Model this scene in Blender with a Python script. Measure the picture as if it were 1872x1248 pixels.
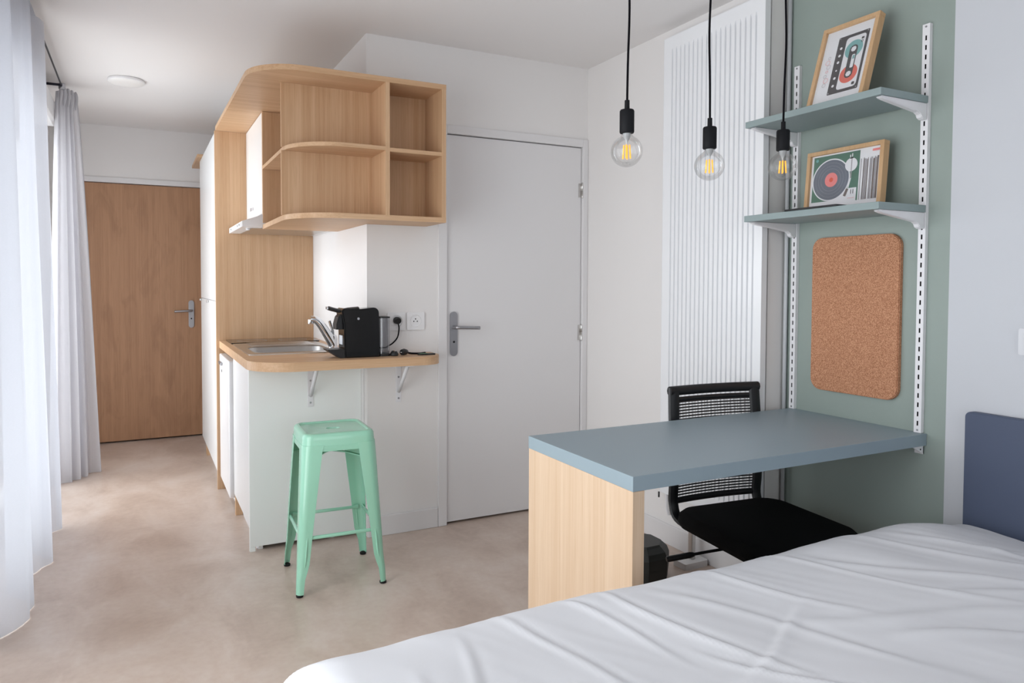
import bpy, bmesh, math, random
from mathutils import Vector, Matrix, noise

random.seed(7)
S = bpy.context.scene
COL = S.collection
for o in list(bpy.data.objects):
    bpy.data.objects.remove(o)

# ------------------------------------------------------------------ camera
YAW, PITCH, ROLL = math.radians(26.155), math.radians(-1.864), math.radians(0.155)
FPX, CX, CY, CAMH = 1289.1, 887.46, 560.15, 1.275
Fv = Vector((math.sin(YAW)*math.cos(PITCH), math.cos(YAW)*math.cos(PITCH), math.sin(PITCH)))
Rv = Vector((math.cos(YAW), -math.sin(YAW), 0))
Uv = Rv.cross(Fv)
R2 = Rv*math.cos(ROLL) + Uv*math.sin(ROLL)
U2 = -Rv*math.sin(ROLL) + Uv*math.cos(ROLL)
cam = bpy.data.cameras.new('camera')
cam.sensor_width = 36
cam.lens = FPX/1872*36
cam.shift_x = (936-CX)/1872
cam.shift_y = -(624-CY)/1872
cam.clip_start = 0.02
camo = bpy.data.objects.new('camera', cam)
COL.objects.link(camo)
m = Matrix((R2, U2, -Fv)).transposed().to_4x4()
m.translation = (0, 0, CAMH)
camo.matrix_world = m
S.camera = camo

# ------------------------------------------------------------------ light
S.view_settings.view_transform = 'Standard'
S.view_settings.look = 'None'
S.view_settings.gamma = 1
S.view_settings.exposure = 0.08
S.view_settings.use_curve_mapping = False
w = bpy.data.worlds.new('overcast_sky')
S.world = w
w.use_nodes = True
bg = w.node_tree.nodes['Background']
bg.inputs[0].default_value = (0.93, 0.965, 1.0, 1)
bg.inputs[1].default_value = 1.6


def area(name, loc, rot, sx, sy, energy, color):
    l = bpy.data.lights.new(name, 'AREA')
    l.shape = 'RECTANGLE'
    l.size, l.size_y = sx, sy
    l.energy = energy
    l.color = color
    o = bpy.data.objects.new(name, l)
    COL.objects.link(o)
    o.location = loc
    o.rotation_euler = rot
    return o


DAY = (0.965, 0.98, 1.0)
# daylight outside both left windows, pointing in; the rear one is added fill
area('daylight_window_far', (-0.86, 4.13, 1.16), (0, math.radians(-90), 0), 2.1, 2.7, 74, DAY)
area('daylight_window_near', (-0.86, 1.52, 1.16), (0, math.radians(-90), 0), 2.1, 2.2, 54, DAY)
area('added_fill_rear', (0.9, -1.86, 1.3), (math.radians(90), 0, 0), 2.2, 1.7, 12, DAY)

# ------------------------------------------------------------------ materials


def lin(c):
    c = c/255.0
    return c/12.92 if c <= 0.04045 else ((c+0.055)/1.055)**2.4


def rgb(r, g, b):
    return (lin(r), lin(g), lin(b), 1)


MATS = {}


def mat(name, col=None, rough=0.5, metal=0.0, bump=0.0, bscale=200, spec=0.5, coat=0.0, var=0.0, vscale=3.0):
    if name in MATS:
        return MATS[name]
    mt = bpy.data.materials.new(name)
    mt.use_nodes = True
    nt = mt.node_tree
    b = nt.nodes['Principled BSDF']
    b.inputs['Base Color'].default_value = col
    b.inputs['Roughness'].default_value = rough
    b.inputs['Metallic'].default_value = metal
    b.inputs['Specular IOR Level'].default_value = spec
    b.inputs['Coat Weight'].default_value = coat
    tc = nt.nodes.new('ShaderNodeTexCoord')
    if var > 0:
        n = nt.nodes.new('ShaderNodeTexNoise')
        n.inputs['Scale'].default_value = vscale
        n.inputs['Detail'].default_value = 4
        nt.links.new(tc.outputs['Object'], n.inputs['Vector'])
        mx = nt.nodes.new('ShaderNodeMix')
        mx.data_type = 'RGBA'
        mx.inputs[6].default_value = tuple(c*(1-var) for c in col[:3])+(1,)
        mx.inputs[7].default_value = tuple(min(1, c*(1+var)) for c in col[:3])+(1,)
        nt.links.new(n.outputs['Fac'], mx.inputs[0])
        nt.links.new(mx.outputs[2], b.inputs['Base Color'])
    if bump > 0:
        n2 = nt.nodes.new('ShaderNodeTexNoise')
        n2.inputs['Scale'].default_value = bscale
        n2.inputs['Detail'].default_value = 3
        nt.links.new(tc.outputs['Object'], n2.inputs['Vector'])
        bp = nt.nodes.new('ShaderNodeBump')
        bp.inputs['Strength'].default_value = bump
        bp.inputs['Distance'].default_value = 0.002
        nt.links.new(n2.outputs['Fac'], bp.inputs['Height'])
        nt.links.new(bp.outputs['Normal'], b.inputs['Normal'])
    MATS[name] = mt
    return mt


def wood(name, c1, c2, c3, axis='z', rough=0.45, scale=1.0, contrast=1.0, knots=False):
    """straight-grained veneer, grain along the given axis"""
    if name in MATS:
        return MATS[name]
    mt = bpy.data.materials.new(name)
    mt.use_nodes = True
    nt = mt.node_tree
    b = nt.nodes['Principled BSDF']
    b.inputs['Roughness'].default_value = rough
    b.inputs['Specular IOR Level'].default_value = 0.35
    g = nt.nodes.new('ShaderNodeNewGeometry')

    def stretched(across, along, detail, dist=0.0):
        mp = nt.nodes.new('ShaderNodeMapping')
        sc = [across*scale]*3
        sc['xyz'.index(axis)] = along*scale
        mp.inputs['Scale'].default_value = sc
        nt.links.new(g.outputs['Position'], mp.inputs['Vector'])
        n = nt.nodes.new('ShaderNodeTexNoise')
        n.inputs['Scale'].default_value = 1
        n.inputs['Detail'].default_value = detail
        n.inputs['Distortion'].default_value = dist
        nt.links.new(mp.outputs[0], n.inputs['Vector'])
        return n
    n1 = stretched(26, 0.45, 3, 0.3)
    n2 = stretched(120, 1.2, 4, 0.2)
    n3 = stretched(430, 7.0, 2)
    r = nt.nodes.new('ShaderNodeValToRGB')
    r.color_ramp.elements[0].position = 0.5-0.2/contrast
    r.color_ramp.elements[1].position = 0.5+0.2/contrast
    r.color_ramp.elements[0].color = c1
    r.color_ramp.elements[1].color = c2
    e = r.color_ramp.elements.new(0.5)
    e.color = tuple((a+b_)/2 for a, b_ in zip(c1, c2))
    mxn = nt.nodes.new('ShaderNodeMix')
    mxn.inputs[0].default_value = 0.45
    nt.links.new(n1.outputs['Fac'], mxn.inputs[2])
    nt.links.new(n2.outputs['Fac'], mxn.inputs[3])
    nt.links.new(mxn.outputs[0], r.inputs[0])
    mx = nt.nodes.new('ShaderNodeMix')
    mx.data_type = 'RGBA'
    mr = nt.nodes.new('ShaderNodeMapRange')
    mr.inputs[1].default_value = 0.55
    mr.inputs[2].default_value = 0.8
    mr.inputs[4].default_value = 0.7
    nt.links.new(n3.outputs['Fac'], mr.inputs[0])
    nt.links.new(mr.outputs[0], mx.inputs[0])
    nt.links.new(r.outputs[0], mx.inputs[6])
    mx.inputs[7].default_value = c3
    out = mx.outputs[2]
    if knots:
        mp = nt.nodes.new('ShaderNodeMapping')
        mp.inputs['Scale'].default_value = (5.5, 5.5, 2.0)
        nt.links.new(g.outputs['Position'], mp.inputs['Vector'])
        nk = nt.nodes.new('ShaderNodeTexNoise')
        nk.inputs['Scale'].default_value = 1.3
        nk.inputs['Detail'].default_value = 6
        nk.inputs['Distortion'].default_value = 1.2
        nt.links.new(mp.outputs[0], nk.inputs['Vector'])
        mk = nt.nodes.new('ShaderNodeMapRange')
        mk.inputs[1].default_value = 0.52
        mk.inputs[2].default_value = 0.75
        mk.inputs[4].default_value = 0.5
        nt.links.new(nk.outputs['Fac'], mk.inputs[0])
        mx2 = nt.nodes.new('ShaderNodeMix')
        mx2.data_type = 'RGBA'
        nt.links.new(mk.outputs[0], mx2.inputs[0])
        nt.links.new(out, mx2.inputs[6])
        mx2.inputs[7].default_value = c3
        out = mx2.outputs[2]
    nt.links.new(out, b.inputs['Base Color'])
    bp = nt.nodes.new('ShaderNodeBump')
    bp.inputs['Strength'].default_value = 0.08
    bp.inputs['Distance'].default_value = 0.001
    nt.links.new(n3.outputs['Fac'], bp.inputs['Height'])
    nt.links.new(bp.outputs['Normal'], b.inputs['Normal'])
    MATS[name] = mt
    return mt


OAK = (rgb(192, 152, 115), rgb(216, 181, 146), rgb(176, 135, 98))
oak_z = wood('oak_vertical', *OAK, axis='z')
oak_x = wood('oak_lengthwise', *OAK, axis='x')
oak_y = wood('oak_crosswise', *OAK, axis='y')
pale_z = wood('pale_ash_vertical', rgb(200, 171, 142), rgb(216, 192, 167), rgb(190, 157, 124), axis='z', scale=0.8)
door_wood = wood('door_oak', rgb(166, 124, 94), rgb(188, 145, 112), rgb(142, 102, 76), axis='z', scale=0.8, knots=True)
frame_z = wood('frame_wood', rgb(196, 158, 118), rgb(212, 177, 138), rgb(178, 138, 98), axis='z', scale=2)

white_paint = mat('white_wall_paint', rgb(232, 229, 228), 0.75, bump=0.12, bscale=260)
ceil_paint = mat('ceiling_paint', rgb(234, 231, 230), 0.85, bump=0.08, bscale=200)
green_paint = mat('sage_green_paint', rgb(147, 159, 153), 0.45, bump=0.06, bscale=260)
white_lac = mat('white_laminate', rgb(236, 236, 236), 0.32)
panel_white = mat('pale_panel_laminate', rgb(243, 246, 245), 0.3)
grey_paint = mat('pale_grey_wall_paint', rgb(203, 205, 211), 0.7, bump=0.1, bscale=260)
door_white = mat('white_door_paint', rgb(226, 224, 225), 0.4)
enamel = mat('white_radiator_enamel', rgb(238, 239, 242), 0.22)
plastic_white = mat('white_plastic', rgb(235, 234, 235), 0.3)
metal_white = mat('white_metal', rgb(232, 231, 234), 0.35)
desk_blue = mat('blue_grey_laminate', rgb(141, 157, 166), 0.42, bump=0.05, bscale=500)
shelf_blue = mat('grey_green_shelf_laminate', rgb(142, 157, 158), 0.45)
mint = mat('mint_powder_coat', rgb(157, 214, 188), 0.22, coat=0.3)
mint_in = mint
chrome = mat('chrome', rgb(225, 228, 232), 0.12, metal=1)
steel = mat('brushed_steel', rgb(198, 196, 194), 0.28, metal=1)
satin = mat('satin_nickel', rgb(176, 176, 180), 0.35, metal=1)
blk_gloss = mat('black_gloss_plastic', rgb(14, 14, 15), 0.12)
blk_matte = mat('black_plastic', rgb(22, 23, 26), 0.45)
blk_sock = mat('black_lamp_socket', rgb(20, 21, 25), 0.6, spec=0.2)
blk_rub = mat('black_rubber', rgb(18, 18, 18), 0.8)
blk_fab = mat('black_fabric', rgb(14, 14, 15), 0.9, bump=0.3, bscale=900, spec=0.15)
blk_glass = mat('black_hob_glass', rgb(10, 10, 11), 0.05)
cable_m = mat('black_cable', rgb(14, 12, 18), 0.8, spec=0.1)
bin_m = mat('charcoal_plastic', rgb(38, 39, 36), 0.5)
hb_blue = mat('slate_blue_board', rgb(74, 84, 108), 0.55, bump=0.1, bscale=700)
duvet_m = mat('white_cotton', rgb(226, 227, 232), 0.85, bump=0.15, bscale=1400, spec=0.2)
mattress_m = mat('mattress_ticking', rgb(228, 226, 222), 0.9)
paper = mat('print_paper', rgb(236, 236, 240), 0.6)
ink_black = mat('print_black', rgb(40, 36, 42), 0.6)
ink_teal = mat('print_teal', rgb(118, 176, 176), 0.6)
ink_red = mat('print_coral_red', rgb(226, 98, 78), 0.6)
ink_pink = mat('print_pink', rgb(236, 140, 138), 0.6)
ink_green = mat('print_green', rgb(88, 124, 108), 0.6)
ink_grey = mat('print_grey', rgb(168, 164, 168), 0.6)
ink_dark = mat('print_record_grey', rgb(112, 118, 130), 0.5)
ink_brown = mat('print_umber', rgb(120, 108, 104), 0.6)
label_w = mat('sticker_white', rgb(225, 228, 235), 0.5)
slot_shade_m = mat('slot_shade_dark', rgb(40, 36, 34), 0.9)  # painted shade for the inside of the slotted uprights
dark_metal = mat('dark_metal', rgb(46, 46, 56), 0.4, metal=0.6)
pipe_grey = mat('grey_painted_pipe', rgb(196, 198, 202), 0.4)
green_pcb = mat('green_plastic', rgb(70, 120, 80), 0.5)


def floor_material():
    mt = bpy.data.materials.new('beige_mottled_vinyl')
    mt.use_nodes = True
    nt = mt.node_tree
    b = nt.nodes['Principled BSDF']
    b.inputs['Roughness'].default_value = 0.3
    b.inputs['Specular IOR Level'].default_value = 0.55
    g = nt.nodes.new('ShaderNodeNewGeometry')
    mp = nt.nodes.new('ShaderNodeMapping')
    mp.inputs['Scale'].default_value = (1.5, 1.0, 1)
    mp.inputs['Rotation'].default_value = (0, 0, 0.4)
    nt.links.new(g.outputs['Position'], mp.inputs['Vector'])
    n = nt.nodes.new('ShaderNodeTexNoise')
    n.inputs['Scale'].default_value = 2.6
    n.inputs['Detail'].default_value = 7
    n.inputs['Roughness'].default_value = 0.62
    n.inputs['Distortion'].default_value = 0.5
    nt.links.new(mp.outputs[0], n.inputs['Vector'])
    r = nt.nodes.new('ShaderNodeValToRGB')
    r.color_ramp.elements[0].position = 0.3
    r.color_ramp.elements[0].color = rgb(184, 163, 149)
    r.color_ramp.elements[1].position = 0.72
    r.color_ramp.elements[1].color = rgb(212, 197, 187)
    e = r.color_ramp.elements.new(0.5)
    e.color = rgb(201, 182, 169)
    nt.links.new(n.outputs['Fac'], r.inputs[0])
    n2 = nt.nodes.new('ShaderNodeTexNoise')
    n2.inputs['Scale'].default_value = 38
    n2.inputs['Detail'].default_value = 5
    nt.links.new(g.outputs['Position'], n2.inputs['Vector'])
    mx = nt.nodes.new('ShaderNodeMix')
    mx.data_type = 'RGBA'
    mx.blend_type = 'OVERLAY'
    mx.inputs[0].default_value = 0.12
    nt.links.new(r.outputs[0], mx.inputs[6])
    nt.links.new(n2.outputs['Fac'], mx.inputs[7])
    nt.links.new(mx.outputs[2], b.inputs['Base Color'])
    return mt


def cork_material():
    mt = bpy.data.materials.new('cork')
    mt.use_nodes = True
    nt = mt.node_tree
    b = nt.nodes['Principled BSDF']
    b.inputs['Roughness'].default_value = 0.85
    g = nt.nodes.new('ShaderNodeNewGeometry')
    v = nt.nodes.new('ShaderNodeTexVoronoi')
    v.inputs['Scale'].default_value = 430
    nt.links.new(g.outputs['Position'], v.inputs['Vector'])
    sep = nt.nodes.new('ShaderNodeSeparateColor')
    nt.links.new(v.outputs['Color'], sep.inputs[0])
    r = nt.nodes.new('ShaderNodeValToRGB')
    r.color_ramp.elements[0].color = rgb(150, 98, 68)
    r.color_ramp.elements[1].color = rgb(208, 156, 122)
    e = r.color_ramp.elements.new(0.5)
    e.color = rgb(182, 128, 96)
    nt.links.new(sep.outputs[0], r.inputs[0])
    nt.links.new(r.outputs[0], b.inputs['Base Color'])
    bp = nt.nodes.new('ShaderNodeBump')
    bp.inputs['Strength'].default_value = 0.3
    bp.inputs['Distance'].default_value = 0.001
    nt.links.new(sep.outputs[1], bp.inputs['Height'])
    nt.links.new(bp.outputs['Normal'], b.inputs['Normal'])
    return mt


def curtain_material(name, col, trans, sheer=0.0):
    mt = bpy.data.materials.new(name)
    mt.use_nodes = True
    nt = mt.node_tree
    nt.nodes.remove(nt.nodes['Principled BSDF'])
    out = nt.nodes['Material Output']
    d = nt.nodes.new('ShaderNodeBsdfDiffuse')
    t = nt.nodes.new('ShaderNodeBsdfTranslucent')
    tc = nt.nodes.new('ShaderNodeTexCoord')
    wv = nt.nodes.new('ShaderNodeTexNoise')
    mp = nt.nodes.new('ShaderNodeMapping')
    mp.inputs['Scale'].default_value = (120, 120, 700)
    nt.links.new(tc.outputs['Object'], mp.inputs['Vector'])
    nt.links.new(mp.outputs[0], wv.inputs['Vector'])
    wv.inputs['Scale'].default_value = 1
    mr = nt.nodes.new('ShaderNodeMix')
    mr.data_type = 'RGBA'
    mr.inputs[6].default_value = tuple(c*0.92 for c in col[:3])+(1,)
    mr.inputs[7].default_value = col
    nt.links.new(wv.outputs['Fac'], mr.inputs[0])
    nt.links.new(mr.outputs[2], d.inputs['Color'])
    nt.links.new(mr.outputs[2], t.inputs['Color'])
    mx = nt.nodes.new('ShaderNodeMixShader')
    mx.inputs[0].default_value = trans
    nt.links.new(d.outputs[0], mx.inputs[1])
    nt.links.new(t.outputs[0], mx.inputs[2])
    if sheer > 0:
        tr = nt.nodes.new('ShaderNodeBsdfTransparent')
        m2 = nt.nodes.new('ShaderNodeMixShader')
        m2.inputs[0].default_value = sheer
        nt.links.new(mx.outputs[0], m2.inputs[1])
        nt.links.new(tr.outputs[0], m2.inputs[2])
        mx = m2
    nt.links.new(mx.outputs[0], out.inputs['Surface'])
    return mt


def clear_glass(name, tint=(0.97, 0.98, 0.98, 1), rough=0.0, base=0.04, edge=0.55):
    """thin clear pane: transparent with a mirror reflection that grows at grazing angles"""
    mt = bpy.data.materials.new(name)
    mt.use_nodes = True
    nt = mt.node_tree
    nt.nodes.remove(nt.nodes['Principled BSDF'])
    out = nt.nodes['Material Output']
    t = nt.nodes.new('ShaderNodeBsdfTransparent')
    t.inputs[0].default_value = tint
    g = nt.nodes.new('ShaderNodeBsdfGlossy')
    g.inputs['Roughness'].default_value = rough
    f = nt.nodes.new('ShaderNodeFresnel')
    f.inputs[0].default_value = 1.45
    mr = nt.nodes.new('ShaderNodeMapRange')
    mr.inputs[3].default_value = base
    mr.inputs[4].default_value = edge
    nt.links.new(f.outputs[0], mr.inputs[0])
    mx = nt.nodes.new('ShaderNodeMixShader')
    nt.links.new(mr.outputs[0], mx.inputs[0])
    nt.links.new(t.outputs[0], mx.inputs[1])
    nt.links.new(g.outputs[0], mx.inputs[2])
    nt.links.new(mx.outputs[0], out.inputs['Surface'])
    return mt


def emitter(name, col, strength):
    mt = bpy.data.materials.new(name)
    mt.use_nodes = True
    b = mt.node_tree.nodes['Principled BSDF']
    b.inputs['Base Color'].default_value = col
    b.inputs['Emission Color'].default_value = col
    b.inputs['Emission Strength'].default_value = strength
    return mt


floor_m = floor_material()
cork_m = cork_material()
curtain_white = curtain_material('sheer_white_curtain', rgb(214, 217, 226), 0.25, 0.13)
curtain_grey = curtain_material('light_grey_curtain', rgb(224, 223, 227), 0.5)
pane_glass = clear_glass('window_glass')
bulb_glass = clear_glass('bulb_glass', (0.97, 0.97, 0.97, 1), 0.01, 0.02, 0.4)
tank_plastic = clear_glass('clear_tank_plastic', (0.94, 0.945, 0.96, 1), 0.08, 0.05, 0.4)
filament_m = emitter('led_filament', rgb(255, 178, 62), 0.75)

# ------------------------------------------------------------------ mesh helpers


def BM():
    return bmesh.new()


def box(bm, x0, x1, y0, y1, z0, z1, bev=0.0, seg=2, mi=0):
    r = bmesh.ops.create_cube(bm, size=1)
    vs = r['verts']
    for v in vs:
        v.co = Vector((x0+(v.co.x+0.5)*(x1-x0), y0+(v.co.y+0.5)*(y1-y0), z0+(v.co.z+0.5)*(z1-z0)))
    fs = {f for v in vs for f in v.link_faces}
    for f in fs:
        f.material_index = mi
    if bev > 0:
        es = list({e for v in vs for e in v.link_edges})
        bmesh.ops.bevel(bm, geom=es, offset=bev, segments=seg, affect='EDGES', profile=0.5)
    return bm


def bx(x0, x1, y0, y1, z0, z1, bev=0.0, seg=2):
    return box(BM(), x0, x1, y0, y1, z0, z1, bev, seg)


def plate(bm, outline, holes, a0, a1, axis='z', mi=0):
    """flat plate: outline and holes as 2D loops, extruded from a0 to a1 along axis"""
    def P(p, a):
        if axis == 'z':
            return Vector((p[0], p[1], a))
        if axis == 'y':
            return Vector((p[0], a, p[1]))
        return Vector((a, p[0], p[1]))
    edges = []
    loops = []
    for lp in [outline]+list(holes):
        vs = [bm.verts.new(P(p, a0)) for p in lp]
        loops.append(vs)
        for i in range(len(vs)):
            edges.append(bm.edges.new((vs[i], vs[(i+1) % len(vs)])))
    if holes:
        r = bmesh.ops.triangle_fill(bm, edges=edges, use_beauty=True)
        faces = [f for f in r['geom'] if isinstance(f, bmesh.types.BMFace)]
    else:
        faces = [bm.faces.new(loops[0])]
    top = {}
    allv = [v for l in loops for v in l]
    for v in allv:
        c = v.co.copy()
        c['xyz'.index(axis)] = a1
        top[v] = bm.verts.new(c)
    for f in list(faces):
        f.material_index = mi
        nf = bm.faces.new([top[v] for v in reversed(f.verts)])
        nf.material_index = mi
    for vs in loops:
        for i in range(len(vs)):
            a, b = vs[i], vs[(i+1) % len(vs)]
            f = bm.faces.new((a, b, top[b], top[a]))
            f.material_index = mi
    bmesh.ops.recalc_face_normals(bm, faces=bm.faces)
    return bm


def rrect(x0, x1, y0, y1, r, n=6, corners=(1, 1, 1, 1)):
    """rounded rectangle; corners order: (x0,y0),(x1,y0),(x1,y1),(x0,y1)"""
    pts = []
    data = [(x0, y0, 1, 1, 180), (x1, y0, -1, 1, 270), (x1, y1, -1, -1, 0), (x0, y1, 1, -1, 90)]
    for (cx, cy, sx, sy, a0), k in zip(data, corners):
        rr = r*k
        if rr <= 1e-6:
            pts.append((cx, cy))
            continue
        for i in range(n+1):
            a = math.radians(a0+90*i/n)
            pts.append((cx+sx*rr+rr*math.cos(a), cy+sy*rr+rr*math.sin(a)))
    return pts


def circ(cx, cy, r, n=24):
    return [(cx+r*math.cos(2*math.pi*i/n), cy+r*math.sin(2*math.pi*i/n)) for i in range(n)]


def tube(bm, pts, rad, n=10, cap=True, closed=False):
    pts = [Vector(p) for p in pts]
    N = len(pts)
    rs = rad if isinstance(rad, (list, tuple)) else [rad]*N
    rings = []
    up = None
    for i, p in enumerate(pts):
        if closed:
            t = (pts[(i+1) % N]-pts[i-1]).normalized()
        else:
            t = (pts[min(i+1, N-1)]-pts[max(i-1, 0)]).normalized()
        if up is None:
            up = Vector((0, 0, 1)) if abs(t.z) < 0.9 else Vector((1, 0, 0))
        a = up-t*up.dot(t)
        a.normalize()
        up = a
        b = t.cross(a)
        rings.append([bm.verts.new(p+(a*math.cos(2*math.pi*k/n)+b*math.sin(2*math.pi*k/n))*rs[i]) for k in range(n)])
    M_ = N if closed else N-1
    for i in range(M_):
        A, B = rings[i], rings[(i+1) % N]
        for k in range(n):
            f = bm.faces.new((A[k], A[(k+1) % n], B[(k+1) % n], B[k]))
            f.smooth = True
    if cap and not closed:
        bm.faces.new(list(reversed(rings[0])))
        bm.faces.new(rings[-1])
    return bm


def lathe(bm, prof, cx, cy, n=28, cap0=True, cap1=True):
    rings = []
    for r, z in prof:
        rings.append([bm.verts.new((cx+r*math.cos(2*math.pi*k/n), cy+r*math.sin(2*math.pi*k/n), z)) for k in range(n)])
    for A, B in zip(rings, rings[1:]):
        for k in range(n):
            f = bm.faces.new((A[k], A[(k+1) % n], B[(k+1) % n], B[k]))
            f.smooth = True
    if cap0:
        bm.faces.new(list(reversed(rings[0])))
    if cap1:
        bm.faces.new(rings[-1])
    bmesh.ops.recalc_face_normals(bm, faces=bm.faces)
    return bm


def loft(bm, rings, closed_ring=True, cap=True, smooth=True):
    R = [[bm.verts.new(p) for p in ring] for ring in rings]
    for A, B in zip(R, R[1:]):
        n = len(A)
        for k in range(n if closed_ring else n-1):
            f = bm.faces.new((A[k], A[(k+1) % n], B[(k+1) % n], B[k]))
            f.smooth = smooth
    if cap and closed_ring:
        bm.faces.new(list(reversed(R[0])))
        bm.faces.new(R[-1])
    bmesh.ops.recalc_face_normals(bm, faces=bm.faces)
    return bm


def smooth_path(pts, n=8):
    P = [Vector(p) for p in pts]
    out = []
    for i in range(len(P)-1):
        p0, p1, p2, p3 = P[max(i-1, 0)], P[i], P[i+1], P[min(i+2, len(P)-1)]
        for k in range(n):
            t = k/n
            out.append(0.5*((2*p1)+(p2-p0)*t+(2*p0-5*p1+4*p2-p3)*t*t+(-p0+3*p1-3*p2+p3)*t**3))
    out.append(P[-1])
    return out


def worldloc(o):
    v = Vector((0, 0, 0))
    while o:
        v += o.location
        o = o.parent
    return v


def obj(name, bm, material, parent=None, smooth=False, origin=None, label=None):
    """one mesh object; bmesh is in world coordinates (unrotated parents)"""
    if smooth:
        for f in bm.faces:
            f.smooth = True
    mesh = bpy.data.meshes.new(name)
    o = bpy.data.objects.new(name, mesh)
    COL.objects.link(o)
    if parent is None:
        if origin is None:
            xs = [v.co for v in bm.verts]
            lo = Vector([min(c[i] for c in xs) for i in range(3)])
            hi = Vector([max(c[i] for c in xs) for i in range(3)])
            origin = Vector(((lo.x+hi.x)/2, (lo.y+hi.y)/2, lo.z))
        o.location = origin
        base = Vector(origin)
    else:
        o.parent = parent
        base = worldloc(parent)
    bmesh.ops.translate(bm, verts=bm.verts, vec=-base)
    bm.to_mesh(mesh)
    bm.free()
    for mt in (material if isinstance(material, (list, tuple)) else [material]):
        mesh.materials.append(mt)
    if smooth:
        try:
            mesh.set_sharp_from_angle(angle=math.radians(35))
        except Exception:
            pass
    if label:
        o['label'] = label
    return o


def thing(name, loc, label, cat, group=None):
    o = bpy.data.objects.new(name, None)
    o.empty_display_size = 0.05
    COL.objects.link(o)
    o.location = loc
    return tag(o, label, cat, group)


def tag(o, label, cat, group=None, kind=None):
    o['label'] = label
    o['category'] = cat
    if group:
        o['group'] = group
    if kind:
        o['kind'] = kind
    return o


def struct(name, bm, material, label, cat, smooth=False):
    o = obj(name, bm, material, smooth=smooth)
    return tag(o, label, cat, kind='structure')


# ------------------------------------------------------------------ dimensions
XW = -0.60          # window wall
YD = 3.402          # white door wall
XB = 1.015          # corner of the bathroom block
XP = 2.321          # radiator pier
XG = 2.418          # green wall
YP = 2.093          # end of the pier
YE = 6.291          # entrance wall
ZC = 2.501          # ceiling
YR = -1.55          # wall behind the camera
T = 0.2

# ------------------------------------------------------------------ shell
struct('floor', bx(XW-0.3, XG+0.3, YR-0.3, YE+0.3, -0.1, 0.0), floor_m, 'beige mottled vinyl floor of the studio', 'floor')
struct('ceiling', bx(XW-0.3, XG+0.3, YR-0.3, YE+0.3, ZC, ZC+0.1), ceil_paint, 'plain white painted ceiling', 'ceiling')

# window wall with two tall openings
WIN = [(0.42, 2.62), (2.75, 5.52)]
ZH = 2.235
b = BM()
prev = YR
for a0, a1 in WIN:
    box(b, XW-T, XW, prev, a0, 0, ZC)
    box(b, XW-T, XW, a0, a1, ZH, ZC)
    prev = a1
box(b, XW-T, XW, prev, YE+0.2, 0, ZC)
struct('wall_left', b, white_paint, 'white window wall behind the curtains', 'wall')
for i, (a0, a1) in enumerate(WIN):
    b = BM()
    xx0, xx1 = XW-0.10, XW-0.05
    box(b, xx0, xx1, a0, a0+0.05, 0.0, ZH, 0.003)
    box(b, xx0, xx1, a1-0.05, a1, 0.0, ZH, 0.003)
    box(b, xx0, xx1, a0+0.05, a1-0.05, ZH-0.05, ZH, 0.003)
    box(b, xx0, xx1, a0+0.05, a1-0.05, 0, 0.06, 0.003)
    wn = obj('window_%d' % (i+1), b, plastic_white)
    tag(wn, ['tall white framed window beside the bed', 'tall white framed window behind the curtains'][i], 'window', kind='structure')
    mid = (a0+a1)/2
    for s0, s1 in ((a0+0.052, mid-0.002), (mid+0.002, a1-0.052)):
        b = BM()
        xa, xb = xx0+0.005, xx1+0.012
        box(b, xa, xb, s0, s0+0.06, 0.062, ZH-0.052, 0.003)
        box(b, xa, xb, s1-0.06, s1, 0.062, ZH-0.052, 0.003)
        box(b, xa, xb, s0+0.06, s1-0.06, ZH-0.112, ZH-0.052, 0.003)
        box(b, xa, xb, s0+0.06, s1-0.06, 0.062, 0.13, 0.003)
        sash = obj('sash', b, plastic_white, wn)
        obj('pane', bx(xa+0.02, xa+0.026, s0+0.058, s1-0.058, 0.128, ZH-0.11), pane_glass, sash)
        for hz in (0.35, 1.1, 1.72):
            obj('hinge', bx(xb, xb+0.014, (s1 if s1 > mid+0.1 else s0)-0.016, (s1 if s1 > mid+0.1 else s0)+0.0, hz, hz+0.11, 0.003), dark_metal, sash)

# rear wall behind the camera, with an unseen window added for fill light
b = BM()
box(b, XW-T, -0.1, YR-T, YR, 0, ZC)
box(b, 1.9, XG+T, YR-T, YR, 0, ZC)
box(b, -0.1, 1.9, YR-T, YR, 0, 0.45)
box(b, -0.1, 1.9, YR-T, YR, 2.2, ZC)
struct('wall_rear', b, white_paint, 'white wall behind the bed side of the room', 'wall')
b = BM()
for (x0, x1, z0, z1) in ((-0.1, -0.04, 0.45, 2.2), (1.84, 1.9, 0.45, 2.2), (-0.04, 1.84, 0.45, 0.51), (-0.04, 1.84, 2.14, 2.2), (0.87, 0.93, 0.51, 2.14)):
    box(b, x0, x1, YR-0.1, YR-0.05, z0, z1, 0.003)
wn = obj('window_3', b, plastic_white)
tag(wn, 'unseen white framed window added in the rear wall for light', 'window', kind='structure')
obj('pane', bx(-0.042, 0.872, YR-0.08, YR-0.074, 0.508, 2.142), pane_glass, wn)
obj('pane', bx(0.928, 1.842, YR-0.08, YR-0.074, 0.508, 2.142), pane_glass, wn)

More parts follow.
